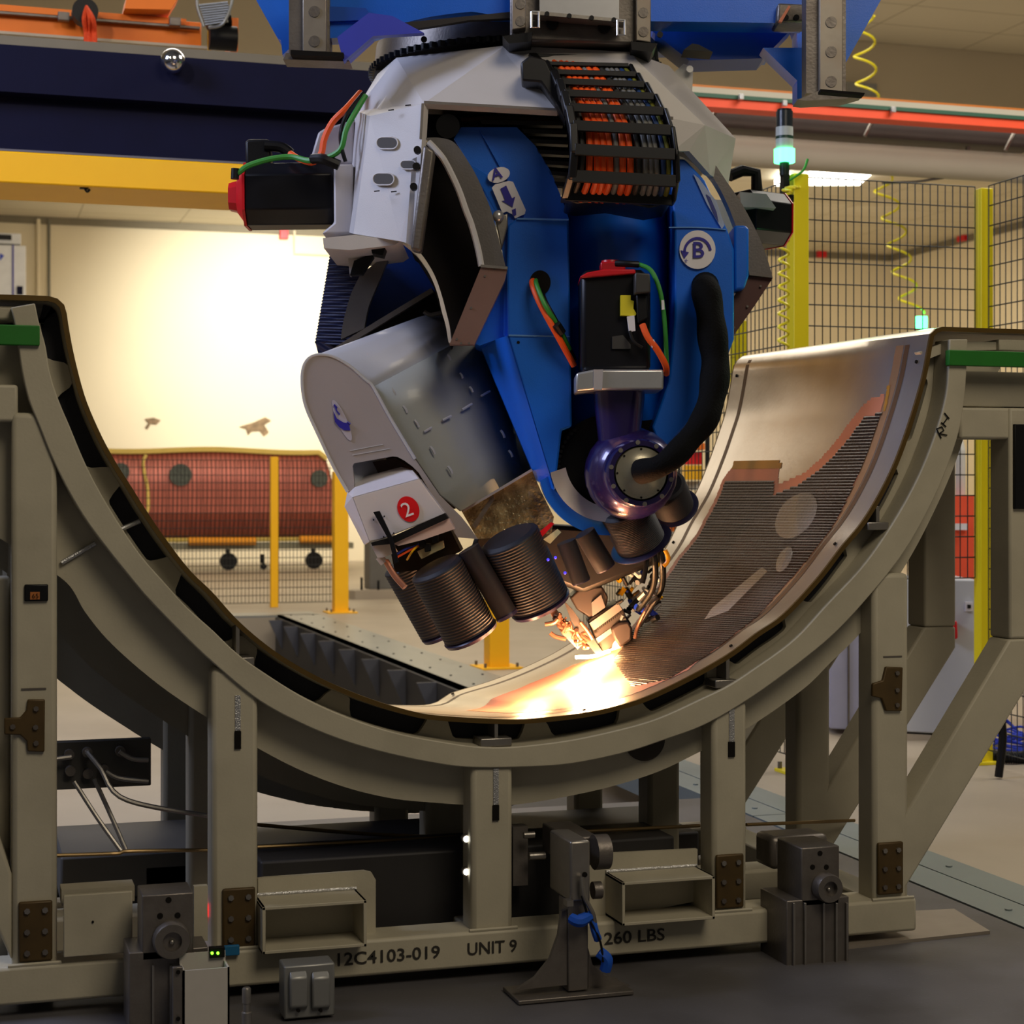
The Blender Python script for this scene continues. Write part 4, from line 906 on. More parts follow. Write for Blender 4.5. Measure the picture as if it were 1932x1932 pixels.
o=servo(HW(470,372,6.68),HW(634,370,6.68),58/FP*7.05*KR,RO_)
hpr([(466,262),(508,262),(512,300),(506,324),(464,322),(462,268)],6.66,.06,'elbow_connector',BLACK,o,bevel=.012)
MB().tube(h3([(500,275,6.66),(530,278,6.66),(548,290,6.66)]),.022,seg=10).build('plug',BLACK,o)
MB().tube(h3([(444,330,6.5),(455,322,6.5),(470,312,6.5),(510,300,6.5),(550,296,6.5),(590,303,6.45),(640,285,6.4),(655,240,6.4),(690,180,6.45)]),.011,seg=8).build('green_cable',GCAB,RO_)
MB().tube(h3([(548,290,6.6),(565,300,6.55),(590,306,6.5),(606,290,6.5),(612,262,6.5),(628,230,6.5),(655,203,6.5),(680,175,6.6)]),.013,seg=8).build('orange_cable',OCAB,RO_)
MB().tube(h3([(652,305,6.4),(645,280,6.4),(643,250,6.45),(655,215,6.45),(686,175,6.5)]),.008,seg=8).build('black_cable',BLACK,RO_)
MB().tube(h3([(590,300,6.45),(610,300,6.42),(640,312,6.42)]),.02,seg=8).build('cable_sleeve',BLACK,RO_)
MB().cyl(HW(444,318,6.5),HW(443,338,6.5),.016).build('plug',BLACK,RO_)
o=servo(HW(1462,418,7.0),HW(1395,410,6.9),50/FP*7.2*KR,RO_)
MB().tube(h3([(1428,360,6.9),(1426,326,6.9),(1400,322,6.88),(1376,332,6.86)]),.024,seg=10,smooth=False).build('elbow_connector',BLACK,o)
hpr([(1290,372),(1400,380),(1400,446),(1290,440)],6.8,.3,'motor_mount',LG)
hpr([(1396,362),(1446,366),(1464,392),(1398,390)],6.78,.2,'motor_face',LG,o)
# ---- left arc track (A axis)
TI=[(808,268),(819,279),(835,298),(849,323),(866,360),(879,397),(888,420),(896,447),(903,475),(908,502)]
TO=[(802,260),(830,260),(858,270),(886,309),(901,336),(913,363),(924,390),(933,420),(946,471),(954,502)]
TRK=M('track_steel',(112,108,106),.38,.55,.1,14,.05,120)
hrib(TI,TO,6.22,.08,'arc_track',TRK)
mb=MB(); mb.tube(crv(hp(TI,6.21),50),.012,seg=6,smooth=False); mb.build('track_edge',M('edge_white',(200,198,200),.4),RO_)
hpr([(796,285),(812,272),(835,298),(866,360),(896,447),(908,503),(880,570),(850,655),(838,610),(815,530),(783,478),(775,472)],6.45,.3,'curtain',M('curtain_black',(12,10,10),.8))
COPR=M('copper_reflecting_plate',(150,118,108),.35,.6,.1,6)
hpr([(908,503),(957,507),(952,530),(895,650),(848,650)],6.2,.06,'end_cover',COPR)
hpr([(907,499),(958,503),(957,508),(907,504)],6.19,.07,'end_cover_lip',STEEL)
for x,y in ((915,521),(889,581),(862,640),(933,507),(950,507),(870,648),(885,648)): bolt(x,y,6.2,.0045,DSTEEL,h=.004)
# left rear sector seen through the opening
BEL=M('bellows_navy',(40,46,84),.55,0,.1,6)
def ribmat(m,scale,axis='Z',strength=.6):
    nt=m.node_tree;b=nt.nodes['Principled BSDF'];tc=nt.nodes['Texture Coordinate'];wv=nt.nodes.new('ShaderNodeTexWave');wv.bands_direction=axis;wv.inputs['Scale'].default_value=scale
    nt.links.new(tc.outputs['Object'],wv.inputs['Vector']);bp=nt.nodes.new('ShaderNodeBump');bp.inputs['Strength'].default_value=strength;bp.inputs['Distance'].default_value=.01;nt.links.new(wv.outputs['Fac'],bp.inputs['Height']);nt.links.new(bp.outputs[0],b.inputs['Normal']);return m
ribmat(BEL,18,'DIAGONAL',.9)
# bellows as real pleats
mb=MB()
L0=[HW(625,470,6.9),HW(595,648,6.9)]; L1=[HW(690,470,6.8),HW(672,652,6.8)]
secs=[]
for k in range(61):
    q=k/60; o_=FWD*(.012 if k%2 else -.0); secs.append([L0[0].lerp(L0[1],q)+o_+(RGT*-.006 if k%2 else Vector()), L1[0].lerp(L1[1],q)+o_, L1[0].lerp(L1[1],q)+FWD*.15, L0[0].lerp(L0[1],q)+FWD*.15])
mb.loft(secs); mb.build('bellows',BEL,RO_,smooth=False)
hpr([(595,646),(645,640),(650,664),(600,666)],6.88,.1,'bellows_end',BEL)
hrib([(680,518),(664,550),(656,574),(647,610),(643,640)],[(752,462),(730,495),(718,524),(696,577),(687,620)],6.7,.05,'arc_track',TRK,n=30)
hrib([(752,458),(732,490),(718,524),(696,577),(687,622)],[(790,470),(812,500),(826,535),(840,575),(850,600)],6.95,.3,'inner_blue_body',DBLUE,n=30)
hrib([(757,456),(783,478),(800,500),(814,524),(826,556),(833,586),(841,615),(846,645)],[(764,452),(790,474),(808,498),(822,524),(833,556),(841,586),(848,615),(852,648)],6.35,.06,'opening_edge',M('edge_cream',(205,200,190),.5),n=40)
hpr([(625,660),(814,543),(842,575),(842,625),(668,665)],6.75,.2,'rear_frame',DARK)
hrib([(612,668),(700,612),(814,543)],[(618,674),(706,620),(818,551)],6.7,.04,'frame_edge',DSTEEL,n=12)
for pts in ([(745,628),(755,615),(770,622),(768,632)],[(768,608),(775,620),(774,628)],[(800,588),(812,594),(832,590)],[(700,645),(712,634),(722,642)]):
    MB().tube([HW(x,y,6.68) for x,y in pts],.009,seg=8).build('hose_loop',M('hose_grey',(90,86,82),.4) if 'hose_grey' not in bpy.data.materials else bpy.data.materials['hose_grey'],RO_)
hpr([(656,470),(690,474),(668,516),(660,520),(658,500)],6.55,.05,'white_bracket',SHD)
hpr([(684,485),(702,478),(705,484),(683,518),(660,519),(668,492)],6.5,.05,'black_clip',BLACK); hpr([(698,458),(728,464),(722,482),(702,478)],6.35,.1,'cable_clamp',BLACK)
# ---- blue swing arm
hpr([(856,262),(870,240),(975,240),(1010,275),(1040,325),(1062,380),(1073,412),(1073,440),(940,440),(933,420),(913,363),(886,309)],6.34,.5,'arm_upper_left',BLUE,ang=50)
ARC=M('arm_bright_face',(8,82,178),.35,0,.05,8,coat=.2)
poly3([[(856,262,6.335),(870,240,6.5),(905,246,6.33),(945,300,6.33),(968,360,6.33),(985,400,6.33),(972,428,6.33),(950,425,6.34),(913,363,6.34),(886,309,6.34)]],'arm_bevel',BLUE,smooth=False,solid=.01)
hpr([(975,412),(1073,412),(1079,805),(1060,812),(1052,880),(1046,925),(958,633),(956,500),(958,425)],6.28,.5,'arm_left_column',BLUE,bevel=.008)
hrib([(975,411),(1020,412),(1073,413)],[(975,414),(1020,415),(1073,416)],6.27,.01,'weld_line',M('weld_blue',(90,140,205),.4),n=6)
hrib([(960,631),(1000,632),(1075,634)],[(960,634),(1000,635),(1075,636)],6.275,.006,'weld_line',bpy.data.materials['weld_blue'],n=6)
hpr([(937,415),(975,415),(965,440),(965,640),(950,633),(952,500)],6.33,.3,'arm_side_plate',BLUE)
MB().prism(h3([(905,650,6.55),(958,633,6.28),(1046,925,6.28),(1012,906,6.4)]),FWD*.3).build('arm_lower_bevel',BLUE,RO_,smooth=False)
hpr([(895,648),(950,510),(958,633),(905,652)],6.4,.3,'arm_back_web',BLUE)
MB().sphere(HW(940,408,6.25),.022,14).build('grease_nipple',ALU,RO_); hpr([(934,412),(958,402),(958,425),(946,470),(940,440)],6.26,.06,'track_clamp',STEEL,bevel=.005)
# centre tube
c0=HW(1160,352,6.62); c1=HW(1160,830,6.62)
MB().cyl(c0,c1,.21,seg=48).build('arm_centre_tube',BLUE,RO_)
hpr([(1070,380),(1262,380),(1262,840),(1070,840)],6.62,.3,'arm_core',DBLUE)
# right column
hpr([(1262,300),(1292,300),(1330,340),(1372,432),(1385,470),(1385,640),(1366,690),(1300,798),(1248,852),(1230,806),(1262,720),(1273,600),(1273,430)],6.28,.5,'arm_right_column',BLUE,bevel=.008)
hpr([(1150,800),(1248,790),(1248,850),(1245,925),(1050,925),(1054,812)],6.42,.3,'arm_throat',DARK)
hpr([(1385,425),(1408,425),(1413,432),(1413,520),(1405,545),(1385,548)],6.3,.25,'side_lug',BLUE,bevel=.01)
hrib([(1262,428),(1320,428),(1370,432)],[(1262,430),(1320,430),(1370,434)],6.272,.01,'weld_line',bpy.data.materials['weld_blue'],n=6)
hrib([(1280,284),(1310,300),(1345,335),(1370,380),(1388,425),(1405,470),(1414,519)],[(1325,290),(1345,305),(1370,341),(1400,385),(1427,436),(1445,480),(1458,524)],6.34,.08,'arc_track',TRK,n=40)
hpr([(1414,521),(1458,525),(1425,575),(1385,632),(1385,560)],6.36,.08,'end_cover',M('end_brown',(84,58,54),.4,.4))
for x,y in ((1435,540),(1410,578),(1385,618)): bolt(x,y,6.355,.0045,DSTEEL,h=.004)
# holes
def disc(cx,cy,rx,ry,d,th,name,mat,par=RO_,rot=0,n=36): return hpr(ell(cx,cy,rx,ry,rot,n),d,th,name,mat,par)
disc(1019,533,20,23,6.268,.01,'cable_hole',DARK); disc(1331,545,17,22,6.268,.01,'cable_hole',DARK)
bolt(978,646,6.28,.006,DARK,h=.002)
# ---- stickers
o=disc(1316,471,34,36.5,6.27,.006,'round_sticker',STW)
text_mb('B',HW(1305,486,6.265),RGT,UP,.085,bold=.001).build('letter_b',STB,o,smooth=False)
mb=MB(); A=[];B_=[]
for k in range(25):
    a=math.radians(180-k*(172/24)); A.append((1316+27*math.cos(a),476-29*math.sin(a))); B_.append((1316+22*math.cos(a),476-24*math.sin(a)))
MB().ribbon(hp(A,6.266),hp(B_,6.266),FWD*.001).build('arc_arrow',STB,o,smooth=False)
hpr([(1284,472),(1300,476),(1291,488)],6.266,.001,'arrow_head',STB,o,smooth=False); text_mb('+',HW(1290,497,6.265),RGT,UP,.03).build('plus_sign',STB,o,smooth=False)
o=disc(941,330,21.5,14,6.318,.006,'oval_sticker',STW,rot=-.3)
c=math.cos(.33);s_=math.sin(.33)
text_mb('A',HW(929,341,6.313),RGT*c+UP*s_,UP*c-RGT*s_*.6,.062,bold=.001).build('letter_a',STB,o,smooth=False)
o=hpr([(928,354),(934,348),(960,341),(968,343),(992,396),(990,404),(972,412),(966,404),(956,399),(948,402)],6.32,.004,'arrow_sticker',STW,smooth=False)
hpr([(944,356),(955,350),(966,374),(972,371),(967,391),(947,379),(953,378)],6.316,.002,'arrow',STB,o,smooth=False); hpr([(966,396),(973,393),(974,405),(968,408)],6.316,.002,'arrow_tail',STB,o,smooth=False)
o=hpr([(1308,328),(1318,336),(1352,380),(1367,425),(1362,432),(1334,385)],6.271,.004,'arrow_sticker',M('sticker_pale',(150,165,195),.5),smooth=False)
hpr([(1332,366),(1340,372),(1352,400),(1356,420),(1346,402)],6.267,.002,'arrow',M('sticker_navy',(40,50,120),.5),o,smooth=False)
# ---- cables on the arm
def tb(pts,r,name,mat,par=RO_,seg=10): return MB().tube(h3(pts),r,seg=seg).build(name,mat,par)
tb([(1010,530,6.3),(1004,535,6.24),(1020,575,6.2),(1050,630,6.2),(1083,690,6.25)],.012,'orange_cable',OCAB)
tb([(1012,528,6.3),(1012,536,6.22),(1028,575,6.18),(1048,608,6.2),(1075,660,6.25)],.009,'green_cable',GCAB)
tb([(1020,540,6.3),(1030,570,6.22),(1052,610,6.22),(1085,680,6.28)],.008,'black_cable',BLACK)
MB().cyl(HW(1050,612,6.18),HW(1060,628,6.2),.017,seg=10).build('cable_tie',BLACK,RO_)
# ---- wrist motor
MB_=bpy.data.materials['motor_black']
for n_ in ('motor_black','spool_black','curtain_black','chain_black'):
    if n_ in bpy.data.materials: bpy.data.materials[n_].node_tree.nodes['Principled BSDF'].inputs['Specular IOR Level'].default_value=.25
mt=hpr([(1096,520),(1104,508),(1210,508),(1228,522),(1228,700),(1097,700)],6.08,.26,'wrist_motor',MB_,bevel=.02)
hpr([(1094,522),(1108,514),(1140,508),(1198,508),(1200,516),(1150,520),(1098,524)],6.06,.28,'red_cap',RED,mt,bevel=.004)
MB().cyl(HW(1152,510,6.2),HW(1152,492,6.2),.04,.034).build('encoder_cap',RED,mt); hpr([(1133,494),(1180,492),(1180,512),(1134,512)],6.15,.1,'encoder_box',RED,mt,bevel=.006)
tb([(1162,497,6.1),(1185,498,6.08),(1205,499,6.08)],.012,'plug',BLACK,mt)
tb([(1205,499,6.08),(1228,510,6.06),(1244,545,6.05),(1252,590,6.05),(1256,640,6.06),(1258,690,6.1)],.0085,'green_cable',GCAB)
hpr([(1198,514),(1226,516),(1228,552),(1198,554)],6.0,.1,'terminal_box',M('box_dark',(52,50,48),.5),mt,bevel=.006)
hpr([(1171,557),(1190,557),(1190,566),(1196,568),(1195,582),(1201,592),(1198,596),(1171,595)],6.05,.03,'yellow_label',M('label_yellow',(220,205,30),.5),mt,smooth=False)
hpr([(1183,597),(1197,595),(1199,624),(1187,626)],6.045,.02,'white_label',STW,mt,smooth=False)
hpr([(1155,635),(1175,632),(1190,650),(1190,658),(1155,658)],6.07,.05,'grey_panel',bpy.data.materials['box_dark'],mt)
hpr([(1200,556),(1220,556),(1224,600),(1204,610)],6.03,.05,'connector',BLACK,mt,bevel=.006)
tb([(1212,612,6.04),(1222,636,6.03),(1240,660,6.03),(1256,690,6.05),(1257,705,6.1)],.012,'orange_cable',OCAB)
tb([(1188,625,6.04),(1196,645,6.03),(1212,656,6.03)],.006,'black_cable',BLACK)
for pts in (([(1248,566),(1253,566),(1254,584),(1249,584)]),([(1226,642),(1234,640),(1238,653),(1230,656)])): hpr(pts,6.02,.015,'cable_label',STW,smooth=False)
hpr([(1087,704),(1120,697),(1252,697),(1252,735),(1120,735),(1087,738)],6.04,.28,'gearbox_block',ALU,bevel=.008)
hpr([(1120,697),(1138,697),(1136,735),(1120,735)],6.035,.02,'block_chamfer',LG)
MB().lathe(HW(1168,738,6.2),UP*-1,[(0,.095),(.03,.095),(.22,.075),(.30,.085),(.34,.09)],40).build('wrist_neck',PURP,RO_)
wc=HW(1190,893,6.22)
MB().sphere(wc,.174,40).build('wrist_ball',PURP,RO_)
MB().lathe(HW(1146,880,6.36),FWD*.1,[(0,.17),(.1,.198),(1,.2),(1,.001)],56).build('ring_gear_disc',BLACK,RO_)
for k in range(22,58):
    a=2*math.pi*k/60; p=HW(1146,880,6.34); q=p+(RGT*math.cos(a)+UP*math.sin(a))*.185*KR; MB().cyl(q,q-FWD*.014,.007,seg=6).build('ring_bolt',BLACK,RO_)
# blue lower ring
def arcp(cx,cy,r,a0,a1,n=40): return [(cx+r*math.cos(math.radians(a0+(a1-a0)*k/n)),cy-r*math.sin(math.radians(a0+(a1-a0)*k/n))) for k in range(n+1)]
MB().ribbon(hp(arcp(1146,880,130,192,300),6.3),hp(arcp(1150,872,112,192,300),6.3),FWD*.25).build('lower_ring',BLUE,RO_)
MB().ribbon(hp(arcp(1150,872,113,190,290),6.27),hp(arcp(1158,866,92,190,290),6.30),FWD*.2).build('polished_ring',M('polished_ring',(190,180,172),.4,.35,.04,8),RO_)
# flange facing the camera
ax=(FWD*-1+RGT*.12).normalized(); fc=HW(1208,893,6.02)
MB().lathe(fc+ax*-.10,ax*.12,[(0,.125),(.85,.125),(1,.118),(1,.1)],48,cap=False).build('wrist_flange',PURP,RO_)
MB().lathe(fc,ax*.03,[(-.2,.10),(0,.10),(.6,.093),(.65,.06),(.9,.045),(.9,.001)],48,cap=False).build('polished_hub',M('hub_steel',(205,198,175),.22,.85,.05,20),RO_)
x_=ax.cross(UP).normalized(); y_=x_.cross(ax)
for k in range(10):
    a=2*math.pi*k/10+.2; p=fc+ax*.018+(x_*math.cos(a)+y_*math.sin(a))*.112*KR; MB().cyl(p,p+ax*.006,.0085,seg=10).build('flange_bolt',STEEL,RO_)
for k in range(8):
    a=2*math.pi*k/8; p=fc+ax*.012+(x_*math.cos(a)+y_*math.sin(a))*.088*KR; MB().cyl(p,p+ax*.010,.004,seg=8).build('hub_screw',DARK,RO_)
# thick hose
MB().tube(crv(h3([(1331,535,6.5),(1331,545,6.18),(1338,580,6.12),(1345,640,6.08),(1350,690,6.06),(1345,740,6.02),(1330,790,5.98),(1300,830,5.94),(1270,862,5.9),(1240,882,5.9),(1208,890,5.96)]),60),lambda q:.043+.011*math.sin(min(q*1.15,1)*math.pi)+.003*math.sin(q*46),seg=20,smooth=False).build('main_hose',HOSE,RO_)
# ---- cable chain
CH=M('chain_black',(12,12,14),.42,0,.1,10)
rows=[(104,1005,1170,6.30,5),(119,1028,1186,6.22,6),(135,1044,1200,6.13,8),(153,1056,1216,6.05,10),(175,1065,1234,5.98,11),(202,1074,1252,5.92,13),(236,1082,1266,5.88,16),(281,1085,1274,5.87,17),(331,1080,1276,5.90,18),(368,1066,1268,6.0,16)]
for y,x0,x1,d,h in rows:
    n=8; h=h*1.25; hh=h/2
    A=[HW(x0+(x1-x0)*k/n,y-hh+(k/n)*h*.45,d) for k in range(n+1)]; B=[HW(x0+(x1-x0)*k/n,y+hh+(k/n)*h*.45,d+.0) for k in range(n+1)]
    MB().ribbon(A,B,FWD*.02).build('chain_slat',CH,RO_,bevel=.002)
for s,nm in ((0,'l'),(1,'r')):
    for k in range(len(rows)-1):
        (ya,xa0,xa1,da,_),(yb,xb0,xb1,db,_)=rows[k],rows[k+1]; xa=xa1 if s else xa0; xb=xb1 if s else xb0; sh=(0,4) if s else (-8,4); dy=6 if s else 0
        MB().prism(h3([(xa+sh[0],ya-5+dy,da),(xa+sh[1]+4,ya-5+dy,da),(xb+sh[1]+4,yb+6+dy,db),(xb+sh[0],yb+6+dy,db)]),FWD*.12).build('chain_link',CH,RO_,bevel=.006)
hpr([(982,118),(1000,104),(1030,112),(1062,180),(1068,230),(1050,200),(1020,155),(985,152)],6.12,.12,'chain_side',CH,bevel=.008)
hpr([(1068,370),(1272,372),(1262,385),(1225,392),(1150,378),(1090,384),(1068,378)],6.05,.3,'chain_end',CH,bevel=.006)
ccol=[(1113,0),(1127,0),(1139,0),(1151,0),(1163,1),(1176,0),(1188,0),(1203,2),(1217,1),(1228,1),(1238,1),(1250,3),(1259,4),(1098,2)]
cm=[OCAB,M('cable_grey',(120,120,116),.5),M('cable_dark',(50,50,46),.5),M('cable_blue',(30,60,110),.5),M('cable_olive',(110,110,30),.5)]
for x,c in ccol:
    fx=(x-1085)/(1274-1085)
    pts=[(x0+(x1-x0)*fx+random.uniform(-1.5,1.5),y+h*.5+fx*h*.45,d+.055) for y,x0,x1,d,h in rows]
    MB().tube(h3(pts),.0125 if c==0 else .010,seg=8,n=3).build('chain_cable',cm[c],RO_)
hpr([(1020,110),(1200,120),(1268,230),(1270,372),(1080,372),(1085,270)],6.38,.2,'chain_backing',DARK) 
# rear stretch of the chain behind the arm
for k,(y,x0,x1) in enumerate(((226,905,1062),(243,985,1070),(262,1000,1072),(282,1012,1074),(302,1025,1074),(322,1035,1074),(342,1045,1074))):
    hpr([(x0,y),(x1,y+3),(x1,y+11),(x0+4,y+8)],6.34,.05,'chain_slat',CH)
MB().cyl(HW(845,238,6.25),HW(845,238,6.7),.045).build('guide_roller',BLACK,RO_); tb([(845,232,6.5),(900,215,6.5),(990,218,6.5),(1060,222,6.5)],.016,'dark_pipe',BLACK); tb([(870,226,6.45),(960,222,6.45),(1060,228,6.45)],.010,'brown_pipe',M('brown_pipe',(110,60,30),.5))
# ---- lower carriage cover
CVS=M('cover_side_grey',(150,153,150),.42,0,.04,6,.05,250,coat=.1)
CV=M('cover_grey_white',(178,180,190),.4,0,.03,6,.05,250,coat=.15)
CVC=1
capP=[(660,940),(656,928),(628,878),(597,813),(578,770),(571,738),(570,707),(575,686),(587,673),(606,669),(631,674),(662,692),(690,717),(704,730),(736,788),(783,866),(829,934),(868,965)]
bakP=[(830,880),(815,850),(790,800),(772,750),(755,700),(752,670),(756,645),(764,622),(776,606),(790,598),(806,594),(826,594),(860,602),(897,627),(922,690),(948,752),(977,818),(1005,883)]
s0=hp(capP,6.3); s1=hp(bakP,6.72)
MB().loft([s0[:14],s1[:14]],cap=False,closed=False).build('cover_top',CV,RO_,ang=60,solid=.01)
MB().loft([s0[13:],s1[13:]],cap=False,closed=False).build('cover_side',CVS,RO_,ang=10,solid=.01)
MB().prism([p+FWD*.02 for p in s1],FWD*.01).build('cover_rear_wall',CVS,RO_,smooth=False)
# end cap with the hand-hole
cap=[(901,1017),(863,1014),(845,985),(790,892),(778,880),(763,869),(750,862),(740,861),(668,874),(665,880),(668,905),(668,935)]
capo=[(656,928),(628,878),(597,813),(578,770),(571,738),(570,707),(575,686),(587,673),(606,669),(631,674),(662,692),(690,717),(704,730),(736,788),(783,866),(829,934),(870,975),(888,998)]
EC=M('end_cap_grey',(160,152,154),.42,0,.03,6,.04,250)
MB().prism(hp(capo+cap,6.28),FWD*.03).build('end_cap',EC,RO_,smooth=False)
mb=MB(); mb.tube(crv(hp(capo[:-3],6.28),90),.006,seg=6,smooth=False); mb.build('cap_edge',M('edge_shine',(215,215,220),.3,.3),RO_)
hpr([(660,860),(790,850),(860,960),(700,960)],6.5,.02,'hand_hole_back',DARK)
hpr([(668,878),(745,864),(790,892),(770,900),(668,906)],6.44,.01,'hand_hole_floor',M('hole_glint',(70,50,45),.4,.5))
for (x0,y0,x1,y1) in ((660,850,722,838),(665,858,735,846)): hrib([(x0,y0),(x1,y1)],[(x0,y0+1.2),(x1,y1+1.2)],6.277,.004,'scribe_mark',bpy.data.materials['edge_shine'],n=2)
# weld beads on the side face
def onside(px,py):   # point on the side face plane
    a,b,c=HW(704,730,6.3),HW(897,627,6.72),HW(868,965,6.3); n=(b-a).cross(c-a).normalized(); 
    if n.dot(FWD)>0: n=-n
    r=ray(px,py); return CAM+r*((a-CAM).dot(n)/r.dot(n)), n
for (x,y,dx,dy) in ((738,732,8,14),(760,766,8,13),(782,793,8,13),(812,843,8,14),(845,880,8,14),(842,668,8,12),(868,704,5,10),(886,730,6,10),(800,815,14,-8),(835,793,16,-8),(872,773,18,-11),(908,747,16,-9),(945,812,7,14),(960,850,7,12)):
    p,n=onside(x,y); q,_=onside(x+dx,y+dy); MB().tube([p,(p+q)/2+n*.004,q],.005,seg=6).build('weld_bead',CV,RO_)
# logo on the end cap: pale oval, crescent and mast
o=hpr(ell(645,793,9,42,-.42,24),6.276,.003,'oval_sticker',M('sticker_lilac',(176,170,185),.5),smooth=False)
hpr([(629,776),(636,790),(648,797),(658,799),(661,812),(650,812),(640,806),(632,796)],6.272,.002,'crescent_mark',STB,o,smooth=False)
MB().tube(hp([(631,763),(636,776),(641,782)],6.272),.003,seg=5).tube(hp([(630,764),(636,770)],6.272),.004,seg=5).tube(hp([(655,796),(661,800)],6.272),.004,seg=5).build('curl_mark',STB,o)
# dirty inner drum below the cover
hpr([(870,963),(1003,886),(1020,925),(1045,975),(1040,1010),(1000,1010),(901,1017)],6.46,.35,'inner_drum',M('worn_metal',(120,108,82),.32,.75,.3,14,.6,60,dirt=(190,180,140),dscale=14,damt=.8))
hrib([(872,962),(940,922),(1003,884)],[(874,966),(942,926),(1005,888)],6.38,.1,'lower_lip',EC,n=10)
hpr([(928,935),(934,940),(897,998),(890,992)],6.42,.03,'brace_strap',DSTEEL)
# ---- small housing with the red 2
PK=M('head_housing',(205,200,205),.42,0,.02,6,.03,250)
hd=MB().prism(hp([(665,938),(790,903),(840,970),(722,1017),(697,1022)],6.15),FWD*.2).build('tool_housing',PK,RO_,smooth=False,bevel=.004)
MB().prism(h3([(665,938,6.15),(790,903,6.15),(778,887,6.3),(757,881,6.36),(690,898,6.38),(672,908,6.36)]),FWD*.1).build('housing_top',PK,hd,smooth=False)
MB().prism(h3([(665,938,6.15),(672,908,6.36),(655,930,6.3),(650,956,6.28),(687,1028,6.28),(697,1022,6.15)]),FWD*.1).build('housing_side',PK,hd,smooth=False)
hpr([(736,1014),(839,968),(846,978),(742,1026),(702,1030),(700,1024)],6.13,.1,'black_band',BLACK,hd)
hpr([(742,1026),(846,978),(858,998),(800,1018),(752,1030)],6.15,.12,'housing_skirt',M('skirt_glow_pink',(216,190,188),.42),hd)  # heater's pink glow put into the skirt colour
hpr([(704,966),(716,964),(742,1018),(752,1060),(744,1064),(734,1020)],6.11,.02,'sensor_bar',bpy.data.materials['motor_black'],hd)
hpr([(699,1028),(735,1026),(746,1043),(722,1052),(712,1052)],6.16,.15,'corner_bracket',LG,hd)
o=hpr(ell(770.5,960.5,20,25,-.45,36),6.145,.004,'red_badge',M('badge_red',(215,10,20),.4),smooth=False)
r1=(RGT*math.cos(.36)+UP*math.sin(.36)); u1=(UP*math.cos(.42)-RGT*math.sin(.42))
text_mb('2',HW(764,977,6.138),r1,u1,.078).build('numeral_two',STW,o,smooth=False)
for x,y in ((725,974),(705,981),(743,1006),(724,1013)): bolt(x,y,6.148,.003,DARK,h=.002)
# mechanism under the housing
hpr([(787,1040),(836,1020),(838,1034),(795,1055),(792,1050)],6.22,.05,'terminal_plate',M('terminal_cream',(190,180,140),.5),bevel=.003)
for x,y in ((796,1026),(820,1016),(806,1033)): hpr([(x-6,y-7),(x+6,y-7),(x+7,y+7),(x-5,y+9)],6.19,.06,'connector',BLACK,bevel=.004)
hpr([(735,1030),(850,1000),(870,1040),(800,1075),(745,1080)],6.34,.3,'mechanism_block',DARK)
tb([(745,1048,6.2),(765,1036,6.18),(785,1030,6.2),(800,1020,6.2)],.004,'blue_wire',BCAB); tb([(748,1052,6.2),(770,1040,6.18),(790,1030,6.2)],.004,'orange_wire',OCAB); tb([(768,1056,6.2),(778,1040,6.16),(788,1030,6.2)],.004,'yellow_wire',YEL)
tb([(728,1058,6.2),(744,1085,6.18),(764,1108,6.16)],.012,'guide_rod',M('rod_copper',(190,130,105),.3,.7)); tb([(715,1050,6.2),(725,1062,6.2)],.016,'rod_clamp',LG)
# ---- creels / spools
SPM=M('spool_black',(8,8,20),.6,.0,.1,8); BFL=M('spool_flange',(30,26,56),.35,.2,.1,8)
def spool(top,bot,r,fr,d0,d1,name='spool',flange=True,rib=True):
    P=HW(*top,d0);Q=HW(*bot,d1);ax=Q-P;n=46
    pr=[(0,r*.82)]+[(.03+.9*k/n, r*(1.0 if k%2 else .975)) for k in range(n+1)]+[(.95,r)]
    o=MB().lathe(P,ax,pr if rib else [(0,r),(1,r)],36).build(name,SPM,RO_,ang=10 if rib else 30)
    if flange: MB().lathe(Q-ax*.04,ax*.07,[(0,fr*.9),(.4,fr),(1,fr*.96),(1,fr*.3)],40).build('spool_flange',BFL,o)
    return o
spool((765,1058),(838,1188),.10,.1,6.55,6.62)
spool((822,1068),(888,1196),.104,.108,6.15,6.22)
spool((958,1012),(1020,1140),.118,.12,6.2,6.28)
spool((884,1035),(956,1160),.042,.044,6.15,6.18,'guide_tube',True,False)
spool((1068,1022),(1096,1096),.036,.036,6.15,6.17,'guide_tube',True,False)
spool((1103,1005),(1142,1070),.040,.040,6.22,6.25,'guide_tube',True,False)
spool((1175,955),(1210,1026),.098,.125,6.3,6.38); spool((1255,915),(1272,958),.08,.10,6.5,6.6)
hpr([(1012,1008),(1040,985),(1046,988),(1020,1016)],6.2,.03,'red_bracket',RED); hpr([(1025,1018),(1052,998),(1059,1004),(1038,1026)],6.2,.03,'cream_bracket',M('bracket_cream',(210,205,160),.5))
hpr([(900,1000),(1040,990),(1200,1000),(1260,980),(1250,1060),(1100,1120),(1000,1080),(880,1060)],6.6,.3,'head_frame',M('head_frame_dark',(16,14,15),.5,.3),bevel=.02)
for x,y in ((1034,1056),(1048,1052),(1066,1081)): c=HW(x,y,6.05); MB().sphere(c,.005,8).build('blue_indicator',M('led_blue',(60,60,255),.4,emit=(40,30,255),es=4) if 'led_blue' not in bpy.data.materials else bpy.data.materials['led_blue'],RO_)
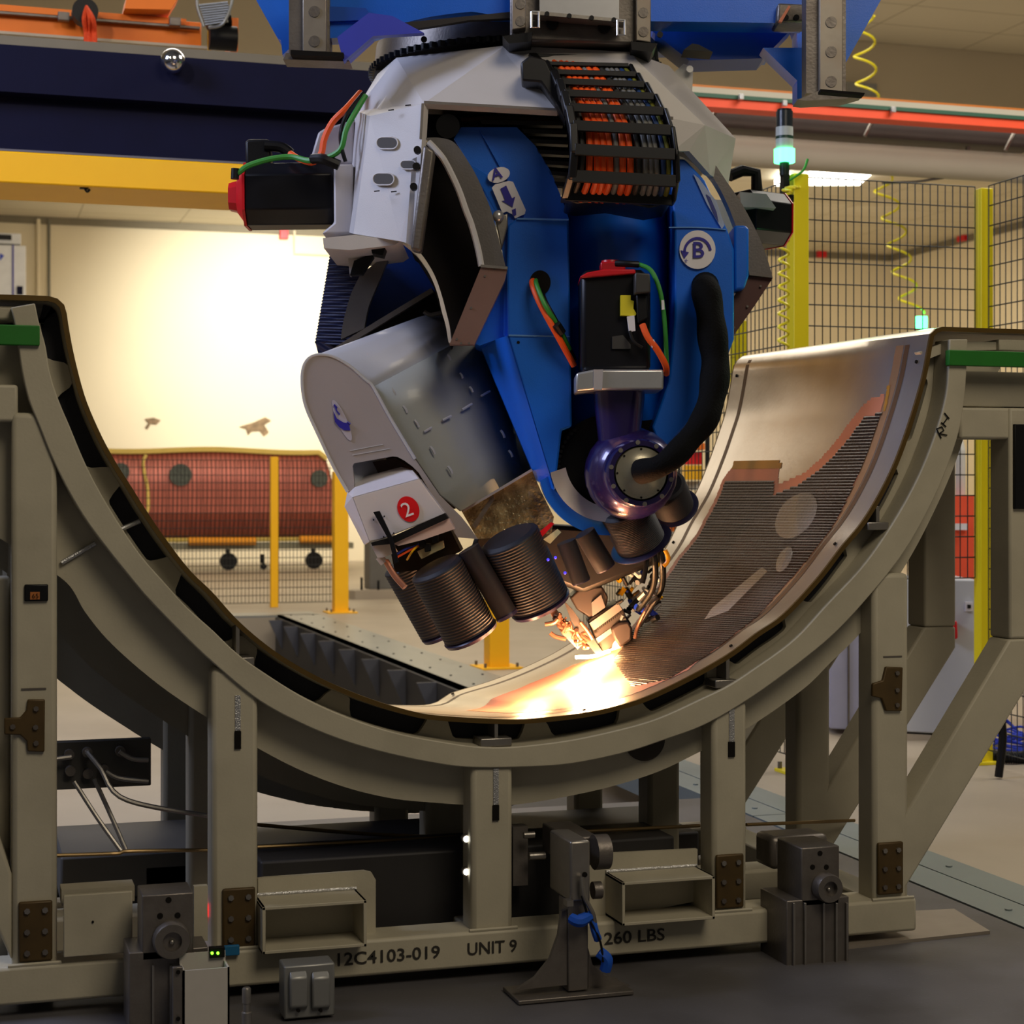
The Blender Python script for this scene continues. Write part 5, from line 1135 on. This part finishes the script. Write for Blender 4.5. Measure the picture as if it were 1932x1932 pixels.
# ---- compaction / heater head near the mould
HD=M('heater_block',(58,48,44),.42,.4,.12,12)
D0=6.6
hpr([(1075,1128),(1095,1110),(1136,1106),(1148,1126),(1144,1145),(1112,1166),(1088,1150)],D0+.02,.22,'heater_block',HD,bevel=.008)
hpr([(1116,1137),(1134,1122),(1142,1146),(1118,1163)],D0,.03,'heater_face',M('heater_face',(110,102,100),.4,.4))
nb=hpr([(1108,1170),(1165,1136),(1176,1150),(1192,1188),(1165,1217),(1138,1232),(1122,1205)],D0+.03,.22,'comb_block',HD,bevel=.005)
hpr([(1112,1176),(1166,1138),(1174,1150),(1120,1190)],D0+.01,.03,'comb_rail',M('comb_rail',(140,130,124),.35,.6),nb)
for k in range(15): x=1124+k*3.6; y=1188-k*2.55; hpr([(x,y),(x+1.6,y-1),(x+1.6,y+3),(x,y+4)],D0,.01,'comb_tooth',DARK,nb,smooth=False)
hpr([(1124,1205),(1180,1166),(1184,1172),(1128,1214)],D0+.02,.03,'comb_rail',bpy.data.materials['comb_rail'],nb)
hpr([(1152,1186),(1166,1176),(1186,1172),(1193,1186),(1192,1208),(1170,1222),(1158,1204)],D0-.02,.15,'roller_bracket',M('bracket_dark',(54,42,38),.5,.3),nb,bevel=.01)
HOTM=M('heated_metal',(120,82,62),.35,.5,.1,20)
for k in range(26):
    t_=random.random(); x=1045+t_*62+random.uniform(-8,8); y=1150+t_*62+random.uniform(-9,9)
    MB().tube(h3([(x,y,D0+random.uniform(-.02,.06)),(x+random.uniform(-8,8),y+random.uniform(2,14),D0),(x+random.uniform(-3,10),y+random.uniform(8,20),D0)]),random.uniform(.004,.009),seg=7).build('guide_finger',HOTM,RO_)
hpr([(1032,1142),(1050,1150),(1100,1215),(1090,1225),(1060,1195),(1045,1172)],D0+.05,.05,'finger_plate',HOTM)
hpr([(1064,1134),(1080,1150),(1136,1228),(1125,1235),(1100,1205),(1078,1172)],D0,.05,'cutter_arm',HD)
for p in (([(1038,1194),(1048,1201),(1068,1206)]),([(1028,1178),(1044,1175),(1052,1168)]),([(1095,1174),(1108,1190),(1118,1206)])): MB().tube(hp(p,D0-.02),.009,seg=8).build('guide_finger',HOTM,RO_)
MB().cyl(HW(1142,1232,D0+.1),HW(1175,1214,D0+.02),.026,seg=20).build('compaction_roller',M('roller_white',(230,225,235),.5),RO_)
cols=[BLACK,BLACK,BLACK,WCAB,M('fit_grey',(120,120,120),.4,.4),YEL,BCAB,BLACK,STEEL]
for k in range(60):
    t_=random.random(); x=1160+random.random()*75; y=1060+t_*120; x=x+(1-t_)*5
    a=(x,y,D0+random.uniform(.0,.2)); L=random.uniform(8,22); an=random.uniform(.4,1.2)*(-1 if k%3 else 1)
    MB().tube(h3([a,(x+L*math.cos(an),y+L*math.sin(an),a[2]+random.uniform(-.03,.03))]),random.uniform(.005,.014),seg=8,smooth=False).build('pneumatic_fitting',cols[k%9],RO_)
for pts,r,m in (([(1240,1010,6.35),(1250,1060,6.3),(1248,1110,6.45),(1225,1150,6.55),(1205,1180,6.6)],.012,BLACK),([(1225,1015,6.35),(1236,1060,6.3),(1232,1110,6.45),(1205,1150,6.6)],.012,BLACK),([(1215,1020,6.35),(1220,1060,6.3),(1212,1100,6.3)],.010,BLACK),
    ([(1198,1205,6.2),(1204,1180,6.2),(1225,1140,6.2),(1242,1126,6.55)],.007,HOTM),([(1206,1142,6.55),(1222,1132,6.55),(1240,1126,6.55)],.006,STEEL),([(1255,1038,6.2),(1261,1052,6.2),(1258,1062,6.2),(1252,1068,6.2)],.008,M('amber_tube',(230,150,20),.3))):
    tb(pts,r,'supply_hose',m)
MB().sphere(HW(1240,1126,6.53),.011,10).build('hose_tip',M('tip_cream',(255,225,180),.4),RO_)
# ---- heater lamp: an infrared lamp burning at the nip
MB().tube([HW(1086,1240,6.6),HW(1120,1238,6.58),HW(1150,1228,6.55)],.007,seg=12).build('infrared_tube',M('infrared_tube',(255,220,160),.4,emit=(255,205,130),es=200),RO_)
MB.K = 1.0
# ================================================================ stands, boxes and fittings in front of the cradle
def by(x0,y0,x1,y1,Y,d,name,mat,par,**k):
    a=PY(x0,y0,Y); b=PY(x1,y1,Y); return MB().box((a.x,Y,b.z),(b.x,Y+d,a.z)).build(name,mat,par,**k)
def discs(o,c,r,par):
    MB().lathe(c,(0,-.05,0),[(0,r),(.8,r),(1,r*.93),(1,r*.52),(.6,r*.5),(.6,.001)],36,cap=False).build('roller',DSTEEL,par)
    MB().sphere(c+Vector((0,-.035,-.004)),r*.16,12).build('roller_pin',STEEL,par)
Yg=5.62
t=thing('locating_stand','steel locating stand with a roller at the left, behind a pale switch box','stand',PY(305,1925,Yg))
by(268,1690,365,1806,Yg,.16,'head_block',DSTEEL,t,bevel=.004)
by(243,1798,346,1990,Yg+.0,.2,'pedestal',DSTEEL,t,bevel=.004); by(345,1790,393,1860,Yg+.03,.15,'side_block',DSTEEL,t,bevel=.004)
by(320,1822,325,1990,Yg-.012,.03,'pedestal_rib',STEEL,t); by(287,1822,291,1990,Yg-.012,.03,'pedestal_rib',STEEL,t); by(366,1673,392,1775,Yg+.25,.03,'back_plate',CREAM,t)
discs(t,PY(322,1770,Yg),.058,t)
for x,y in ((318,1698),(302,1728),(335,1727)): c=PY(x,y,Yg); MB().cyl(c,c+Vector((0,-.002,0)),.0095,seg=14).build('bolt_hole',DARK,t)
t=thing('switch_box','pale grey open-topped switch box with two green lights beside the left stand','box',PY(390,1990,5.5))
a=PY(345,1832,5.5); b=PY(433,2010,5.5); th=.006
MB().box((a.x,5.5,b.z),(b.x,5.506,a.z)).box((a.x,5.5,b.z),(a.x+th,5.59,a.z)).box((b.x-th,5.5,b.z),(b.x,5.59,a.z)).box((a.x,5.59,b.z),(b.x,5.596,a.z+.03)).build('box_body',M('switchbox_grey',(185,180,172),.5,0,.04,20),t)
by(326,1826,345,1990,5.505,.02,'mount_flange',DSTEEL,t,bevel=.002)
by(396,1790,424,1806,5.58,.03,'light_panel',DARK,t); 
for x in (400,411): c=PY(x,1798,5.58); MB().cyl(c,c+Vector((0,-.004,0)),.0045,seg=10).build('green_light',M('led_green',(120,255,40),.4,emit=(110,255,40),es=5) if x==400 else bpy.data.materials['led_green'],t)
for y in (1834,1922): c=PY(336,y,5.5); MB().cyl(c,c+Vector((0,-.003,0)),.007,seg=10).build('screw',DARK,t)
BT=M('blue_tape',(10,95,140),.6)
tag(by(424,1786,452,1802,5.86,.02,'blue_tape',BT,None,bevel=.002),'strip of blue tape on the base beam beside the green lights','tape')
t=thing('threaded_fitting','small upright steel hose fitting on the floor right of the switch box','fitting',PY(465,1925,5.45))
c=PY(465,1930,5.45); MB().lathe(c,(0,0,.11),[(0,.016),(.3,.016),(.32,.011),(.55,.011),(.57,.014),(.95,.014),(1,.011)],16).build('fitting',STEEL,t)
t=thing('outlet_box','grey weatherproof twin outlet box standing under the stencilled beam','outlet box',PY(585,1915,5.58))
by(536,1824,632,1916,5.58,.10,'box_body',M('outlet_grey',(135,135,132),.42,.5,.05,20),t,bevel=.006)
for x in (562,604):
    a=PY(x-17,1832,5.58); b=PY(x+17,1906,5.58)
    MB().prism([(a.x,5.58,b.z),(a.x,5.58,a.z),(a.x,5.558,a.z-.02),(a.x,5.556,b.z+.02)],(b.x-a.x,0,0)).build('flap_cover',bpy.data.materials['outlet_grey'],t,bevel=.006)
    c=PY(x,1905,5.575); MB().cyl(c,c+Vector((0,-.012,0)),.006,seg=8).build('screw',DARK,t)
# centre stand
Yc=5.55
t=thing('centre_stand','tall steel locating post with curved gusset foot and blue tape before the beam','stand',PY(1090,1870,Yc))
by(1076,1588,1114,1700,Yc,.22,'head_block',STEEL,t,bevel=.008); by(1072,1700,1110,1868,Yc+.02,.1,'post',DSTEEL,t,bevel=.004)
a=PY(1056,1560,Yc+.3); MB().box((a.x,Yc+.2,a.z-.12),(a.x+.11,Yc+.5,a.z-.02)).build('rear_arm',DSTEEL,t,bevel=.006)
c=PY(1120,1608,Yc+.16); MB().cyl(c,c+Vector((.05,0,0)),.06).build('roller',DSTEEL,t); c=PY(1118,1680,Yc+.16); MB().cyl(c,c+Vector((.03,0,0)),.03).build('roller',DSTEEL,t)
pts=[(1072,1858),(975,1868),(1010,1845),(1038,1810),(1054,1765),(1060,1720),(1072,1715)]
MB().prism(pp(pts,Yc+.03),(0,.02,0)).build('gusset',DSTEEL,t)
MB().prism(pp([(1110,1790),(1118,1820),(1140,1840),(1190,1860),(1110,1865)],Yc+.06),(0,.02,0)).build('gusset',DSTEEL,t)
a=PY(975,1862,Yc); b=PY(1192,1874,Yc); MB().box((a.x,Yc-.02,b.z-.0),(b.x,Yc+.16,b.z+.014)).build('foot_plate',DSTEEL,t,bevel=.003)
c=PY(1103,1650,Yc); MB().cyl(c,c+Vector((0,-.004,0)),.009,seg=10).build('bolt_hole',DARK,t)
c=PY(1098,1660,Yc); MB().tube([PY(1098,1655,Yc-.02),PY(1102,1690,Yc-.03),PY(1118,1722,Yc-.02),PY(1122,1740,Yc-.01)],.008,seg=8).build('lever',STEEL,t)
by(1070,1700,1082,1710,Yc-.02,.04,'latch_pin',STEEL,t)
BT2=M('blue_rag',(8,80,190),.7)
MB().tube([PY(1078,1732,Yc-.01),PY(1092,1738,Yc-.03),PY(1112,1728,Yc-.01)],lambda q:.022-.008*abs(q-.5),seg=8).tube([PY(1116,1728,Yc),PY(1122,1755,Yc-.01),PY(1128,1772,Yc)],.014,seg=8).build('blue_tape',BT2,t)
MB().tube([PY(1130,1796,Yc),PY(1145,1810,Yc-.01),PY(1142,1830,Yc)],.02,seg=8).build('blue_tape',BT2,t)
MB().tube([PY(1098,1690,Yc-.02),PY(1110,1730,Yc-.02),PY(1132,1775,Yc-.02),PY(1138,1815,Yc-.02)],.004,seg=6).build('cable',BLACK,t)
# right stand
Yr=5.72
t=thing('locating_stand','steel locating stand with a roller and ribbed pedestal at the right, before the base beam','stand',PY(1530,1828,Yr))
by(1512,1600,1584,1706,Yr,.2,'head_block',DSTEEL,t,bevel=.005)
c=PY(1555,1672,Yr); discs(t,c,.052,t)
by(1484,1700,1602,1828,Yr,.22,'pedestal',DSTEEL,t,bevel=.004)
for x in (1497,1518,1553,1577,1597): by(x,1704,x+4,1826,Yr-.012,.02,'pedestal_rib',STEEL,t,bevel=.001)
for x,y in ((1547,1610),(1533,1636),(1559,1636)): q=PY(x,y,Yr); MB().cyl(q,q+Vector((0,-.002,0)),.0095,seg=14).build('bolt_hole',DARK,t)
MB().box(PY(1455,1580,Yr+.35),PY(1530,1620,Yr+.5)).build('rear_block',DSTEEL,t,bevel=.02)
# the heater's light, with added lights that widen its glow
def plight(loc,p,col,r,name='infrared_glow_light'):
    l=bpy.data.lights.new(name,'POINT'); l.energy=p; l.color=col; l.shadow_soft_size=r; o=bpy.data.objects.new(name,l); COL.objects.link(o); o.location=loc
HL=(1.0,.56,.26)
plight(Vector((2.38,6.78,.935)),36,HL,.03)
plight(Vector((2.34,6.40,.98)),9,HL,.04)
plight(Vector((2.12,6.62,.93)),9,HL,.04)  # added light, widens the hot glow to the left
